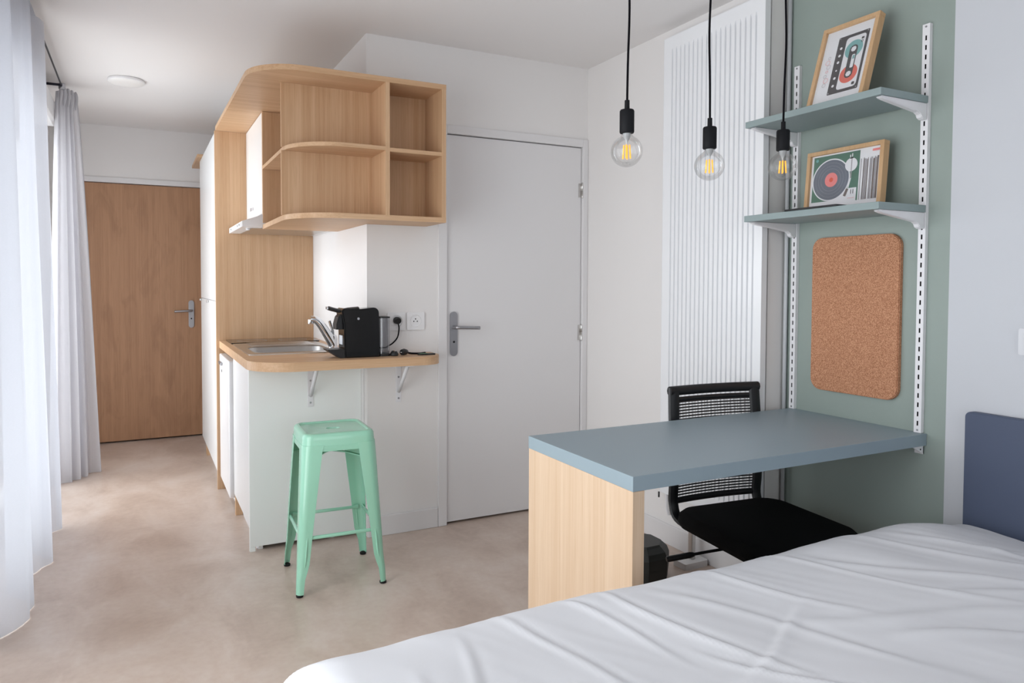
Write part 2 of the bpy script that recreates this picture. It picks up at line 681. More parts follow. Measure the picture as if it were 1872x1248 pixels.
# entrance wall and wooden door
EX0, EX1, EZ = -0.44, 0.475, 2.055
b = BM()
box(b, XW-T, EX0-0.03, YE, YE+0.15, 0, ZC)
box(b, EX0-0.03, EX1+0.03, YE, YE+0.15, EZ+0.03, ZC)
box(b, EX1+0.03, XG+0.25, YE, YE+0.15, 0, ZC)
box(b, EX0-0.2, EX1+0.2, YE+0.15, YE+0.2, 0, ZC)  # unseen slab added behind the door to block light under it
struct('wall_entrance', b, white_paint, 'white wall around the wooden entrance door', 'wall')
b = BM()
box(b, EX0-0.045, EX0, YE-0.012, YE+0.1, 0, EZ+0.045, 0.003)
box(b, EX1, EX1+0.045, YE-0.012, YE+0.1, 0, EZ+0.045, 0.003)
box(b, EX0, EX1, YE-0.012, YE+0.1, EZ+0.004, EZ+0.045, 0.003)
struct('trim_1', b, door_white, 'white frame around the wooden entrance door', 'door frame')


def door(name, x0, x1, y, z1, material, label, hx, lever_dir, plate_z0, plate_z1, lever_z, hinge_x=None, hinges=()):
    d = struct(name, bx(x0, x1, y, y+0.04, 0.012, z1, 0.002), material, label, 'door')
    b = BM()
    plate(b, rrect(hx-0.021, hx+0.021, plate_z0, plate_z1, 0.0209, 8), [], y-0.009, y-0.0005, 'y')
    h = obj('handle_plate', b, satin, d)
    b = BM()
    pts = smooth_path([(hx, y-0.004, lever_z), (hx, y-0.038, lever_z), (hx+lever_dir*0.02, y-0.05, lever_z), (hx+lever_dir*0.13, y-0.052, lever_z-0.004)], 6)
    tube(b, pts, 0.0095, 12)
    obj('lever', b, satin, h)
    b = BM()
    plate(b, circ(hx, plate_z0+0.075, 0.006, 12), [], y-0.0105, y-0.009, 'y')
    obj('keyhole', b, blk_rub, h)
    for hz0, hz1 in hinges:
        b = BM()
        lathe(b, [(0.007, hz0), (0.0075, hz0+0.003), (0.0075, (hz0+hz1)/2-0.001), (0.006, (hz0+hz1)/2), (0.0075, (hz0+hz1)/2+0.001), (0.0075, hz1-0.003), (0.006, hz1)], hinge_x, y-0.008, 14)
        box(b, hinge_x-0.022, hinge_x+0.016, y-0.003, y-0.0006, hz0+0.004, hz1-0.004)
        obj('hinge', b, steel, d, smooth=False)
    return d


door('door_1', EX0+0.003, EX1-0.003, YE+0.012, EZ, door_wood, 'brown wood-grain entrance door at the end of the hall', 0.385, -1, 0.905, 1.13, 1.045)

# bathroom block: front wall with white door, side wall
DX0, DX1, DZ = 1.446, 2.282, 2.05
b = BM()
box(b, XB, DX0-0.02, YD, YD+0.1, 0, ZC)
box(b, DX1+0.02, XP+0.02, YD, YD+0.1, 0, ZC)
box(b, DX0-0.02, DX1+0.02, YD, YD+0.1, DZ+0.02, ZC)
struct('wall_bathroom_front', b, white_paint, 'white wall around the white door', 'wall')
struct('wall_bathroom_side', bx(XB, XB+0.1, YD+0.1, YE, 0, ZC), white_paint, 'white side wall behind the kitchen sink', 'wall')
b = BM()
box(b, DX0-0.052, DX0-0.003, YD-0.012, YD+0.09, 0, DZ+0.048, 0.003)
box(b, DX1+0.003, DX1+0.038, YD-0.012, YD+0.09, 0, DZ+0.048, 0.003)
box(b, DX0-0.003, DX1+0.003, YD-0.012, YD+0.09, DZ+0.004, DZ+0.048, 0.003)
struct('trim_2', b, door_white, 'white frame around the white door', 'door frame')
door('door_2', DX0, DX1, YD+0.004, DZ, door_white, 'plain white door with satin lever handle', 1.484, 1, 0.893, 1.127, 1.045, DX1+0.004, ((1.766, 1.852), (0.948, 1.042)))
struct('baseboard_front', bx(XB+0.002, DX0-0.054, YD-0.012, YD-0.0005, 0, 0.102, 0.003), door_white, 'white skirting board under the worktop wall', 'skirting')

# right wall: radiator pier, green painted field, white field by the bed
struct('wall_right_pier', bx(XP, XG+0.25, YP, YE, 0, ZC), white_paint, 'white wall pier that carries the radiator', 'wall')
b = BM()
YG = 1.427
box(b, XG, XG+0.2, YG, YP, 0, ZC, mi=0)
box(b, XG, XG+0.2, YR, YG, 0, ZC, mi=1)
struct('wall_right', b, [green_paint, grey_paint], 'sage green painted wall field next to white wall', 'wall')
struct('baseboard_right', bx(XP-0.012, XP-0.0005, YP, YD-0.014, 0, 0.1, 0.003), door_white, 'white skirting board below the radiator', 'skirting')
b = BM()
tube(b, [(2.406, 2.076, 0.001), (2.406, 2.076, 1.2), (2.406, 2.076, ZC-0.001)], 0.008, 12)
pp = obj('heating_pipe', b, pipe_grey)
tag(pp, 'thin grey vertical pipe in corner left of the shelf uprights', 'pipe')

# ------------------------------------------------------------------ radiator
rad = thing('radiator', (XP-0.03, 2.385, 0.262), 'tall white fluted panel radiator on wall behind the office chair', 'radiator')
ry0, ry1, rz0, rz1, rxf = 2.086, 2.688, 0.262, 2.441, 2.273
b = BM()
NF = 19
fy0, fy1, fz0, fz1 = ry0+0.035, ry1-0.035, rz0+0.06, rz1-0.055
pitch = (fy1-fy0)/NF
prof = []
for i in range(NF):
    y = fy0+i*pitch
    for t, dpt in ((0.0, 0.0), (0.12, 0.0), (0.22, 0.010), (0.36, 0.010), (0.46, 0.0)):
        prof.append((y+t*pitch, dpt))
prof.append((fy1, 0))


def colz(y, dpt, z):
    return Vector((rxf+dpt, y, z))


cols = [[b.verts.new(colz(y, 0, rz1)), b.verts.new(colz(y, 0, fz1)), b.verts.new(colz(y, dp, fz1-0.018)), b.verts.new(colz(y, dp, fz0+0.018)), b.verts.new(colz(y, 0, fz0)), b.verts.new(colz(y, 0, rz0))]
        for y, dp in [(ry0, 0)]+prof+[(ry1, 0)]]
for A, B in zip(cols, cols[1:]):
    for k in range(5):
        b.faces.new((A[k], B[k], B[k+1], A[k+1]))
bmesh.ops.recalc_face_normals(b, faces=b.faces)
pan = obj('front_panel', b, enamel, rad)
b = BM()
box(b, rxf+0.012, XP-0.012, ry0+0.004, ry1-0.004, rz0+0.004, rz1-0.004)
box(b, rxf-0.0005, rxf+0.03, ry0-0.004, ry0, rz0, rz1, 0.001)
box(b, rxf-0.0005, rxf+0.03, ry1, ry1+0.004, rz0, rz1, 0.001)
box(b, rxf-0.0005, rxf+0.03, ry0-0.004, ry1+0.004, rz1, rz1+0.004, 0.001)
obj('casing', b, enamel, rad)
for wy in (2.2, 2.55):
    obj('wall_bracket', bx(XP-0.011, XP-0.0005, wy-0.02, wy+0.02, 1.9, 2.0), metal_white, rad)
b = BM()
tube(b, smooth_path([(2.296, 2.665, 0.262), (2.296, 2.665, 0.2), (2.305, 2.665, 0.16), (XP-0.013, 2.665, 0.15)], 5), 0.007, 10)
obj('valve_pipe', b, metal_white, rad)
b = BM()
lathe(b, [(0.004, 0.235), (0.004, 0.262)], 2.268, 2.69, 10)
obj('bleed_plug', b, blk_matte, rad)
# floor stand
st = thing('radiator_stand', (2.24, 2.43, 0), 'white slotted metal post on a flat foot below the radiator', 'stand')
b = BM()
plate(b, rrect(2.165, 2.30, 2.385, 2.47, 0.01, 4), [], 0.0, 0.028)
obj('foot_plate', b, plastic_white, st)
obj('post', bx(2.232, 2.254, 2.418, 2.444, 0.028, 0.258, 0.002), steel, st)
obj('slot_pair', bx(2.236, 2.250, 2.4165, 2.4185, 0.19, 0.2), blk_rub, st)

# ------------------------------------------------------------------ kitchen: tall cupboard
XK = 0.425
YK = 4.60
tc = thing('tall_cupboard', (0.72, 5.2, 0), 'tall white-fronted cupboard with oak side beside entrance hall', 'cupboard')
obj('side_panel', bx(XK-0.004, XB-0.001, YK, YK+0.019, 0.0, 2.2, 0.001), oak_z, tc)
obj('body', bx(XK+0.022, XB-0.002, YK+0.02, 5.80, 0.10, 2.198), white_lac, tc)
for k, (y0, y1) in enumerate(((YK+0.021, 5.2), (5.203, 5.80))):
    for z0, z1 in ((0.10, 1.16), (1.163, 2.196)):
        dd = obj('door', bx(XK, XK+0.019, y0, y1, z0, z1, 0.0015), white_lac, tc)
    b = BM()
    box(b, XK-0.014, XK-0.0005, y1-0.06, y1-0.03, 1.14, 1.157, 0.003)
    obj('pull', b, steel, dd)
obj('plinth', bx(XK+0.05, XB-0.005, YK+0.021, 5.78, 0.0, 0.098), white_lac, tc)
obj('plinth_end', bx(XK+0.012, XK+0.05, 5.55, 5.64, 0.0, 0.099), oak_z, tc)
obj('top_board', bx(XK-0.03, XB-0.002, 5.62, 6.2, 2.2, 2.222, 0.002), oak_y, tc)

# fridge and base cabinet under the worktop
WB, WTOP = 0.878, 0.920
fr = thing('undercounter_fridge', (0.73, 4.33, 0), 'white undercounter fridge next to the oak cupboard side', 'fridge')
obj('body', bx(0.475, 1.005, 4.085, 4.575, 0.03, 0.84, 0.004), white_lac, fr)
fd = obj('door', bx(0.436, 0.474, 4.085, 4.575, 0.085, 0.845, 0.006), plastic_white, fr)
b = BM()
box(b, 0.424, 0.4355, 4.40, 4.52, 0.788, 0.806, 0.004)
obj('handle', b, satin, fd)
obj('badge', bx(0.4345, 0.4358, 4.435, 4.455, 0.745, 0.76), dark_metal, fd)
for yy in (4.12, 4.54):
    b = BM()
    lathe(b, [(0.016, 0), (0.016, 0.006), (0.009, 0.01), (0.009, 0.031)], 0.52, yy, 12)
    obj('foot', b, blk_matte, fr)

bc = thing('base_cabinet', (0.73, 3.8, 0), 'white kitchen base cabinet below the sink end of worktop', 'cabinet')
obj('end_panel', bx(0.457, 0.999, 3.455, 3.474, 0.022, WB-0.001, 0.001), panel_white, bc)
obj('corner_strip', bx(0.457, 0.482, 3.455, 3.474, 0.0, 0.0215), panel_white, bc)
obj('body', bx(0.478, 1.0, 3.476, 4.06, 0.10, 0.62), white_lac, bc)
obj('door', bx(0.457, 0.476, 3.476, 4.06, 0.115, 0.868, 0.0015), white_lac, bc)
obj('plinth', bx(0.500, 0.519, 3.476, 4.06, 0.0, 0.113), white_lac, bc)
obj('plinth_return', bx(0.462, 0.4985, 4.04, 4.078, 0.0, 0.113), oak_z, bc)
for (xx, yy) in ((0.505, 3.464), (0.86, 3.464)):
    b = BM()
    lathe(b, [(0.014, 0), (0.014, 0.006), (0.008, 0.01), (0.008, 0.0215)], xx, yy+0.03, 12)
    obj('foot', b, plastic_white, bc)
obj('filler_strip', bx(1.0, XB-0.001, 3.457, 3.472, 0.0, WB-0.001), white_lac, bc)

# worktop with sink opening
WX0, WX1, WY0 = 0.438, 1.352, 3.195


def corner_arc(cx, cy, r, a0, a1, n=10):
    return [(cx+r*math.cos(math.radians(a0+(a1-a0)*i/n)), cy+r*math.sin(math.radians(a0+(a1-a0)*i/n))) for i in range(n+1)]


def ring_bevel(bm, outline, holes, z0, z1, mi=0):
    return plate(bm, outline, holes, z0, z1, 'z', mi)


wt_outline = corner_arc(WX0+0.20, WY0+0.20, 0.20, 180, 270, 14)+corner_arc(WX1-0.11, WY0+0.11, 0.11, 270, 360, 10)+[(WX1, YD-0.001), (XB-0.001, YD-0.001), (XB-0.001, YK-0.001), (WX0, YK-0.001)]
SK = (0.478, 0.955, 3.585, 4.275)       # sink outer rim
b = BM()
plate(b, wt_outline, [rrect(0.498, 0.93, 3.64, 4.02, 0.06, 5)], WB, WTOP)
wt = obj('kitchen_worktop', b, oak_x, origin=(0.9, 3.8, WB))
tag(wt, 'oak worktop with rounded corners running round the kitchen end', 'worktop')


def support(x, y):
    b = BM()
    box(b, x-0.014, x+0.014, y-0.004, y-0.0005, 0.672, 0.876, 0.001)
    box(b, x-0.014, x+0.014, y-0.19, y-0.004, 0.872, 0.8765, 0.001)
    o = obj('support_bracket', b, metal_white, wt)
    b = BM()
    tube(b, [(x, y-0.006, 0.725), (x, y-0.14, 0.87)], 0.008, 4)
    for v in b.verts:
        v.co.x = x+(v.co.x-x)*1.3
    obj('brace', b, metal_white, o)
    for z in (0.692, 0.80):
        b = BM()
        plate(b, circ(x, z, 0.005, 10), [], y-0.0055, y-0.0042, 'y')
        obj('screw', b, satin, o)


support(0.745, 3.455)
support(1.178, YD)

# sink
sk = thing('kitchen_sink', (0.715, 3.93, WTOP), 'stainless steel inset sink with drainer in oak worktop', 'sink')
b = BM()
plate(b, rrect(SK[0], SK[1], SK[2], SK[3], 0.03, 5), [rrect(0.515, 0.915, 3.655, 4.005, 0.07, 6)], WTOP+0.0003, WTOP+0.005)
obj('rim', b, steel, sk)
b = BM()
rings = []
for t, z in ((0.0, WTOP+0.005), (0.004, WTOP-0.002), (0.012, WTOP-0.12), (0.03, WTOP-0.145), (0.12, WTOP-0.15)):
    rings.append([(x, y, z) for x, y in rrect(0.515+t, 0.915-t, 3.655+t, 4.005-t, max(0.07-t*0.3, 0.03), 6)])
loft(b, rings, cap=False)
b.faces.new([v for v in b.verts][-len(rings[-1]):])
bmesh.ops.solidify(b, geom=b.faces[:], thickness=0.002)
obj('bowl', b, mat('satin_bowl_steel', rgb(172, 170, 168), 0.4, metal=1), sk)
for k in range(7):
    y = 4.06+k*0.028
    b = BM()
    tube(b, [(0.55, y, WTOP+0.004), (0.60, y, WTOP+0.006), (0.86, y, WTOP+0.006), (0.90, y, WTOP+0.004)], 0.006, 8)
    obj('drainer_ridge', b, steel, sk, smooth=True)
b = BM()
lathe(b, [(0.04, WTOP-0.1505), (0.04, WTOP-0.146), (0.02, WTOP-0.147)], 0.715, 3.83, 18)
obj('drain', b, chrome, sk)

# faucet
fc = thing('mixer_tap', (0.872, 3.75, WTOP+0.005), 'chrome single-lever mixer tap on the sink rim', 'tap')
fx, fy, fz = 0.93, 3.74, WTOP+0.0054
fc.location = (fx, fy, fz)
b = BM()
lathe(b, [(0.028, fz), (0.027, fz+0.006), (0.022, fz+0.012), (0.022, fz+0.055), (0.018, fz+0.07), (0.008, fz+0.076)], fx, fy, 20)
obj('body', b, chrome, fc, smooth=True)
b = BM()
sp = smooth_path([(fx-0.002, fy, fz+0.025), (fx-0.035, fy, fz+0.082), (fx-0.068, fy, fz+0.132), (fx-0.092, fy, fz+0.154), (fx-0.122, fy, fz+0.160)], 6)
nn = len(sp)
tube(b, sp, [0.027-0.010*i/(nn-1) for i in range(nn)], 14)
obj('spout', b, chrome, fc, smooth=True)
b = BM()
lathe(b, [(0.013, fz+0.134), (0.0145, fz+0.138), (0.0145, fz+0.158)], fx-0.120, fy, 14)
obj('aerator', b, chrome, fc, smooth=True)
b = BM()
tube(b, smooth_path([(fx, fy, fz+0.07), (fx-0.004, fy, fz+0.1), (fx-0.02, fy, fz+0.15)], 5), 0.009, 10)
obj('lever', b, chrome, fc, smooth=True)
b = BM()
tube(b, smooth_path([(0.985, 3.80, WTOP+0.006), (0.985, 3.80, 1.0), (0.985, 3.80, 1.09)], 4), 0.003, 8)
# hob
hb = thing('hob', (0.74, 4.43, WTOP), 'black glass hob against the oak panel', 'hob')
b.free()
b = BM()
plate(b, rrect(0.475, 0.985, 4.30, 4.585, 0.008, 3), [], WTOP+0.0005, WTOP+0.007)
obj('glass', b, blk_glass, hb)
for k, xx in enumerate((0.61, 0.85)):
    b = BM()
    plate(b, circ(xx, 4.44, 0.085, 36), [circ(xx, 4.44, 0.083, 36)], WTOP+0.007, WTOP+0.0073)
    obj('zone_ring', b, ink_grey, hb)

# range hood
XC = 0.605          # front of wall cabinet and of open shelves
YC = 3.972          # near end of the wall cabinet
hd = thing('range_hood', (0.75, 4.28, 1.575), 'slim white cooker hood below the wall cabinet', 'hood')
b = BM()
ring0 = [(0.50, 1.578), (0.50, 1.608), (0.615, 1.648), (1.01, 1.648), (1.01, 1.578)]
plate(b, ring0, [], YC+0.004, 4.585, 'y')
hbody = obj('body', b, plastic_white, hd)
obj('control_strip', bx(0.4975, 0.4998, 4.02, 4.55, 1.582, 1.604), white_lac, hd)
for yy in (4.08, 4.16, 4.46):
    obj('button', bx(0.4945, 0.4975, yy-0.008, yy+0.008, 1.588, 1.598, 0.001), satin, hd)
obj('filter', bx(0.56, 0.98, 4.03, 4.54, 1.5745, 1.578), steel, hd)
b = BM()
lathe(b, [(0.008, 1.566), (0.011, 1.57), (0.011, 1.578)], 0.545, 4.10, 12)
obj('switch_knob', b, plastic_white, hd)

# wall cabinet
wc = thing('wall_cabinet', (0.81, 4.28, 1.65), 'white-doored wall cabinet above the cooker hood', 'cabinet')
obj('body', bx(XC+0.02, XB-0.001, YC+0.02, 4.597, 1.65, 2.199), white_lac, wc)
obj('end_panel', bx(XC+0.001, XB-0.001, YC, YC+0.019, 1.60, 2.199, 0.001), oak_z, wc)
wd = obj('door', bx(XC, XC+0.019, YC+0.0195, 4.597, 1.652, 2.197, 0.0015), white_lac, wc)
for yy in (4.33, 4.39, 4.43):
    obj('rating_sticker', bx(XC-0.0012, XC-0.0003, yy-0.02, yy+0.012, 1.70+(yy-4.33)*0.02, 1.717+(yy-4.33)*0.05), ink_grey, wd)

# open corner shelf unit
YF = 3.14
XE = 1.330
us = thing('corner_shelf_unit', (0.95, 3.25, 1.567), 'open oak corner shelf unit with rounded end beside white door', 'shelf unit')
top_out = corner_arc(WX0+0.22, YF+0.22, 0.22, 180, 270, 16)+[(XE, YF), (XE, YD-0.001), (XB-0.001, YD-0.001), (XB-0.001, YK-0.001), (WX0-0.012, YK-0.001)]
b = BM()
plate(b, top_out, [], 2.2, 2.224)
obj('top_board', b, oak_x, us)


def shelf_out(x1):
    return corner_arc(XC+0.24, YF+0.24, 0.24, 180, 270, 16)+[(x1, YF), (x1, YD-0.001), (XB-0.001, YD-0.001), (XB-0.001, YC-0.001), (XC, YC-0.001)]


DXL, DXR = 1.028, 1.048
b = BM()
plate(b, shelf_out(XE), [], 1.567, 1.591)
obj('bottom_board', b, oak_x, us)
b = BM()
plate(b, corner_arc(XC+0.24, YF+0.24, 0.24, 180, 270, 16)+[(DXL, YF), (DXL, YC-0.001), (XC, YC-0.001)], [], 1.888, 1.906)
obj('shelf', b, oak_x, us)
obj('shelf', bx(DXR, XE-0.022, YF+0.002, 3.36, 1.884, 1.902), oak_x, us)
obj('divider', bx(DXL, DXR, YF+0.001, 3.36, 1.591, 2.2), oak_z, us)
obj('side_panel', bx(XE-0.022, XE-0.0003, YF+0.0005, YD-0.001, 1.591, 2.2), oak_z, us)
b = BM()
box(b, XC-0.008, XE-0.022, 3.36, 3.376, 1.906, 2.2)
box(b, XC-0.008, XE-0.022, 3.36, 3.376, 1.591, 1.888)
obj('back_panel', b, oak_z, us)

# ------------------------------------------------------------------ sockets, coffee machine, cables


def socket(x0, x1, label, holes=True):
    s = thing('wall_socket', ((x0+x1)/2, YD, 1.038), label, 'socket', 'sockets above the worktop')
    b = BM()
    plate(b, rrect(x0, x1, 1.038, 1.128, 0.006, 4), [circ((x0+x1)/2, 1.083, 0.031, 28)], YD-0.009, YD-0.0005, 'y')
    obj('cover_plate', b, plastic_white, s)
    cx = (x0+x1)/2
    b = BM()
    plate(b, circ(cx, 1.083, 0.0308, 28), [], YD-0.005, YD-0.001, 'y')
    obj('socket_well', b, plastic_white, s)
    for dx, dz in ((-0.0095, -0.002), (0.0095, -0.002), (0.0, 0.01)):
        b = BM()
        plate(b, circ(cx+dx, 1.083+dz, 0.0032, 10), [], YD-0.0056, YD-0.0049, 'y')
        obj('pin_hole', b, blk_rub, s)
    return s


socket(1.118, 1.213, 'white wall socket with the black plug in it')
socket(1.222, 1.317, 'empty white wall socket nearer the door')

cm = thing('coffee_machine', (0.95, 3.335, WTOP), 'glossy black capsule coffee machine on the oak worktop', 'coffee machine')
cy0, cy1 = 3.275, 3.39
cb = WTOP+0.0005


def yprof(pts, y0, y1, bev=0.004):
    b = BM()
    plate(b, pts, [], y0, y1, 'y')
    if bev:
        es = [e for e in b.edges if abs(e.verts[0].co.y-e.verts[1].co.y) < 1e-6]
        bmesh.ops.bevel(b, geom=es, offset=bev, segments=2, affect='EDGES')
    return b


body = [(0.872, cb), (0.868, cb+0.05), (0.866, cb+0.16), (0.855, cb+0.225), (0.868, cb+0.236)]
body += [(0.90, cb+0.233), (0.95, cb+0.232), (0.99, cb+0.236), (1.012, cb+0.238)] + [(1.012+0.026*math.sin(math.radians(a)), cb+0.212+0.026*math.cos(math.radians(a))) for a in (20, 45, 70, 90)] + [(1.041, cb+0.1), (1.041, cb)]
cmb = obj('body', yprof(body, cy0, cy1, 0.006), blk_gloss, cm)
obj('brew_head', yprof([(0.866, cb+0.135), (0.835, cb+0.135), (0.835, cb+0.16), (0.845, cb+0.195), (0.862, cb+0.212)], cy0+0.02, cy1-0.02, 0.004), blk_matte, cm)
obj('drip_tray', yprof([(0.872, cb), (0.850, cb), (0.795, cb+0.034), (0.790, cb+0.042), (0.872, cb+0.042)], cy0+0.006, cy1-0.006, 0.003), blk_matte, cm)
b = BM()
tube(b, smooth_path([(0.95, cy0+0.03, cb+0.236), (0.90, cy0+0.03, cb+0.232), (0.86, cy0+0.03, cb+0.226), (0.805, cy0+0.03, cb+0.240)], 5), 0.010, 10)
for v in b.verts:
    v.co.y = (cy0+cy1)/2+(v.co.y-(cy0+0.03))*2.4
    v.co.z -= 0.004
obj('lever', b, blk_matte, cm, smooth=True)
obj('lever_tip', bx(0.796, 0.803, (cy0+cy1)/2-0.018, (cy0+cy1)/2+0.018, cb+0.230, cb+0.243, 0.002), satin, cm)
b = BM()
plate(b, circ(0.935, cb+0.186, 0.006, 18), [], cy0-0.003, cy0-0.0005, 'y')
obj('power_button', b, satin, cm)
obj('sticker', bx(0.8655, 0.8672, cy0+0.035, cy0+0.09, cb+0.062, cb+0.105), label_w, cm)
b = BM()
plate(b, rrect(1.043, 1.098, cy0+0.012, cy1-0.012, 0.015, 5), [rrect(1.0455, 1.0955, cy0+0.0145, cy1-0.0145, 0.013, 5)], cb+0.012, cb+0.185)
tk = obj('water_tank', b, tank_plastic, cm)
b = BM()
plate(b, rrect(1.042, 1.100, cy0+0.011, cy1-0.011, 0.015, 5), [], cb+0.1855, cb+0.192)
obj('tank_lid', b, blk_matte, tk)
b = BM()
plate(b, rrect(1.042, 1.099, cy0+0.010, cy1-0.010, 0.015, 5), [], cb, cb+0.0115)
obj('tank_base', b, blk_matte, cm)
# power cable and plug
pc = thing('power_cable', (1.165, 3.38, 1.09), 'black plug and cable of the coffee machine in wall socket', 'cable')
b = BM()
px = 1.1655
tube(b, [(px, YD-0.0095, 1.088), (px, YD-0.03, 1.088), (px, YD-0.040, 1.086)], [0.018, 0.0185, 0.015], 18)
obj('plug', b, blk_matte, pc, smooth=True)
b = BM()
tube(b, smooth_path([(px, YD-0.033, 1.075), (px+0.005, YD-0.034, 1.05), (px-0.004, YD-0.036, 1.005), (px-0.028, YD-0.03, 0.975), (px-0.055, YD-0.02, 0.958), (1.105, YD-0.006, 0.953), (1.06, YD-0.006, 0.953)], 6), 0.0036, 8)
obj('cord', b, cable_m, pc, smooth=True)

# little electric things beside the machine
ad = thing('plug_adapter', (1.13, 3.30, WTOP), 'small black adapter block right of the coffee machine', 'adapter')
b = BM()
lathe(b, [(0.018, WTOP+0.0005), (0.021, WTOP+0.004), (0.021, WTOP+0.010), (0.016, WTOP+0.018), (0.012, WTOP+0.024)], 1.118, 3.29, 18)
obj('case', b, blk_matte, ad, smooth=True)
b = BM()
lathe(b, [(0.013, WTOP+0.0243), (0.010, WTOP+0.027)], 1.118, 3.29, 16)
obj('clear_cap', b, chrome, ad, smooth=True)
ce = thing('spare_power_cord', (1.2, 3.30, WTOP), 'black cord with chrome-pinned plug lying near worktop end', 'cable')
b = BM()
tube(b, [(1.158, 3.29, WTOP+0.016), (1.172, 3.30, WTOP+0.0165), (1.19, 3.315, WTOP+0.015), (1.20, 3.32, WTOP+0.010)], [0.014, 0.016, 0.012, 0.005], 14)
obj('plug', b, blk_matte, ce, smooth=True)
b = BM()
for dz in (-0.005, 0.005):
    tube(b, [(1.146, 3.281+dz, WTOP+0.016), (1.159, 3.289+dz, WTOP+0.016)], 0.0024, 8)
obj('pin', b, chrome, ce)
b = BM()
tube(b, smooth_path([(1.198, 3.319, WTOP+0.010), (1.22, 3.325, WTOP+0.0055), (1.25, 3.30, WTOP+0.0055), (1.28, 3.315, WTOP+0.0055), (1.295, 3.33, WTOP+0.0055)], 6), 0.0045, 8)
obj('cord', b, cable_m, ce, smooth=True)
tg = thing('flat_remote', (1.285, 3.29, WTOP), 'flat black pad with green edge lying at worktop end', 'gadget')
b = BM()
plate(b, rrect(1.235, 1.325, 3.255, 3.288, 0.012, 4), [], WTOP+0.0005, WTOP+0.007)
obj('case', b, blk_matte, tg)
b = BM()
plate(b, rrect(1.245, 1.285, 3.262, 3.282, 0.005, 3), [], WTOP+0.0071, WTOP+0.0085)
obj('green_face', b, green_pcb, tg)

# ------------------------------------------------------------------ ceiling lamp
cl = thing('ceiling_light', (-0.055, 4.83, ZC-0.03), 'round white ceiling light above the hall floor', 'ceiling light')
b = BM()
lathe(b, [(0.099, ZC-0.0005), (0.102, ZC-0.004), (0.102, ZC-0.014), (0.099, ZC-0.017)], -0.055, 4.83, 40)
obj('ring', b, plastic_white, cl, smooth=True)
b = BM()
lathe(b, [(0.098, ZC-0.0172), (0.092, ZC-0.021), (0.07, ZC-0.025), (0.04, ZC-0.027), (0.004, ZC-0.028)], -0.055, 4.83, 40)
obj('diffuser', b, mat('opal_plastic', rgb(240, 238, 236), 0.3), cl, smooth=True)

# ------------------------------------------------------------------ curtains
rod = thing('curtain_rail', (-0.40, 3.7, 2.44), 'thin dark curtain rail running along the window wall', 'curtain rail')
b = BM()
tube(b, [(-0.40, 0.2, 2.445), (-0.40, 2.6, 2.445), (-0.40, 4.95, 2.445)], 0.0045, 10)
obj('rail', b, dark_metal, rod)
b = BM()
lathe(b, [(0.016, 2.428), (0.018, 2.432), (0.018, 2.458), (0.016, 2.462)], -0.40, 4.935, 16)
obj('end_cap', b, satin, rod)
for yy in (0.4, 2.6, 4.90):
    b = BM()
    box(b, XW+0.001, -0.395, yy-0.006, yy+0.006, 2.438, 2.452, 0.002)
    box(b, XW+0.0005, XW+0.006, yy-0.02, yy+0.02, 2.40, 2.478, 0.002)
    obj('rail_bracket', b, dark_metal, rod)

sb = thing('shutter_box', (-0.54, 4.0, 2.25), 'white roller shutter box above the window', 'shutter box')
b = BM()
plate(b, [(XW+0.0005, 2.245), (-0.465, 2.245), (-0.45, 2.26), (-0.45, 2.375), (-0.48, 2.398), (XW+0.0005, 2.398)], [], 2.62, 5.15, 'y')
obj('casing', b, plastic_white, sb)
obj('end_cap', bx(XW+0.0005, -0.453, 5.1505, 5.156, 2.247, 2.396), plastic_white, sb)


def curtain(name, material, topA, topB, botA, botB, folds, amp_t, amp_b, z0, z1, label, seed, phase=None):
    """hanging cloth between a line at rail height and a line at hem height, with folds"""
    N, MZ = int(folds*20), 40
    rnd = random.Random(seed)
    ph = [rnd.uniform(0, 6.28) for _ in range(6)]
    drift = 0.5
    if phase is not None:
        ph[0], drift = phase, 0.0
    b = BM()
    grid = []
    for j in range(MZ+1):
        t = j/MZ                       # 0 top, 1 bottom
        z = z1+(z0-z1)*t
        s = t**0.8
        row = []
        for i in range(N+1):
            u = i/N
            A = Vector(topA).lerp(Vector(botA), s)
            B = Vector(topB).lerp(Vector(botB), s)
            p = A.lerp(B, u)
            d = (B-A).normalized()
            nrm = Vector((d.y, -d.x))
            am = amp_t+(amp_b-amp_t)*s
            wv = math.sin(u*folds*2*math.pi+ph[0]+drift*math.sin(u*7+ph[1]))
            wv = math.copysign(abs(wv)**0.8, wv)
            wv += 0.28*math.sin(u*folds*4.7*math.pi+ph[2]+1.2*t)+0.12*math.sin(u*folds*9*math.pi+ph[3]-2*t)
            q = p+nrm*am*wv+d*0.25*am*math.sin(u*folds*4*math.pi+ph[4])
            row.append(b.verts.new((q.x, q.y, z)))
        grid.append(row)
    for A, B in zip(grid, grid[1:]):
        for k in range(N):
            f = b.faces.new((A[k], A[k+1], B[k+1], B[k]))
            f.smooth = True
    return b


cw = thing('curtain', (-0.42, 3.3, 0.01), 'sheer white floor-length curtain nearest the camera', 'curtain', 'window curtains')
b = curtain('c', curtain_white, (-0.405, 2.60), (-0.40, 3.74), (-0.432, 2.90), (-0.440, 4.27), 2.56, 0.026, 0.052, 0.003, 2.43, '', 3, phase=-1.6)
obj('cloth', b, curtain_white, cw)
b = BM()
box(b, -0.409, -0.391, 2.60, 3.74, 2.428, 2.436)
obj('header_tape', b, curtain_white, cw)

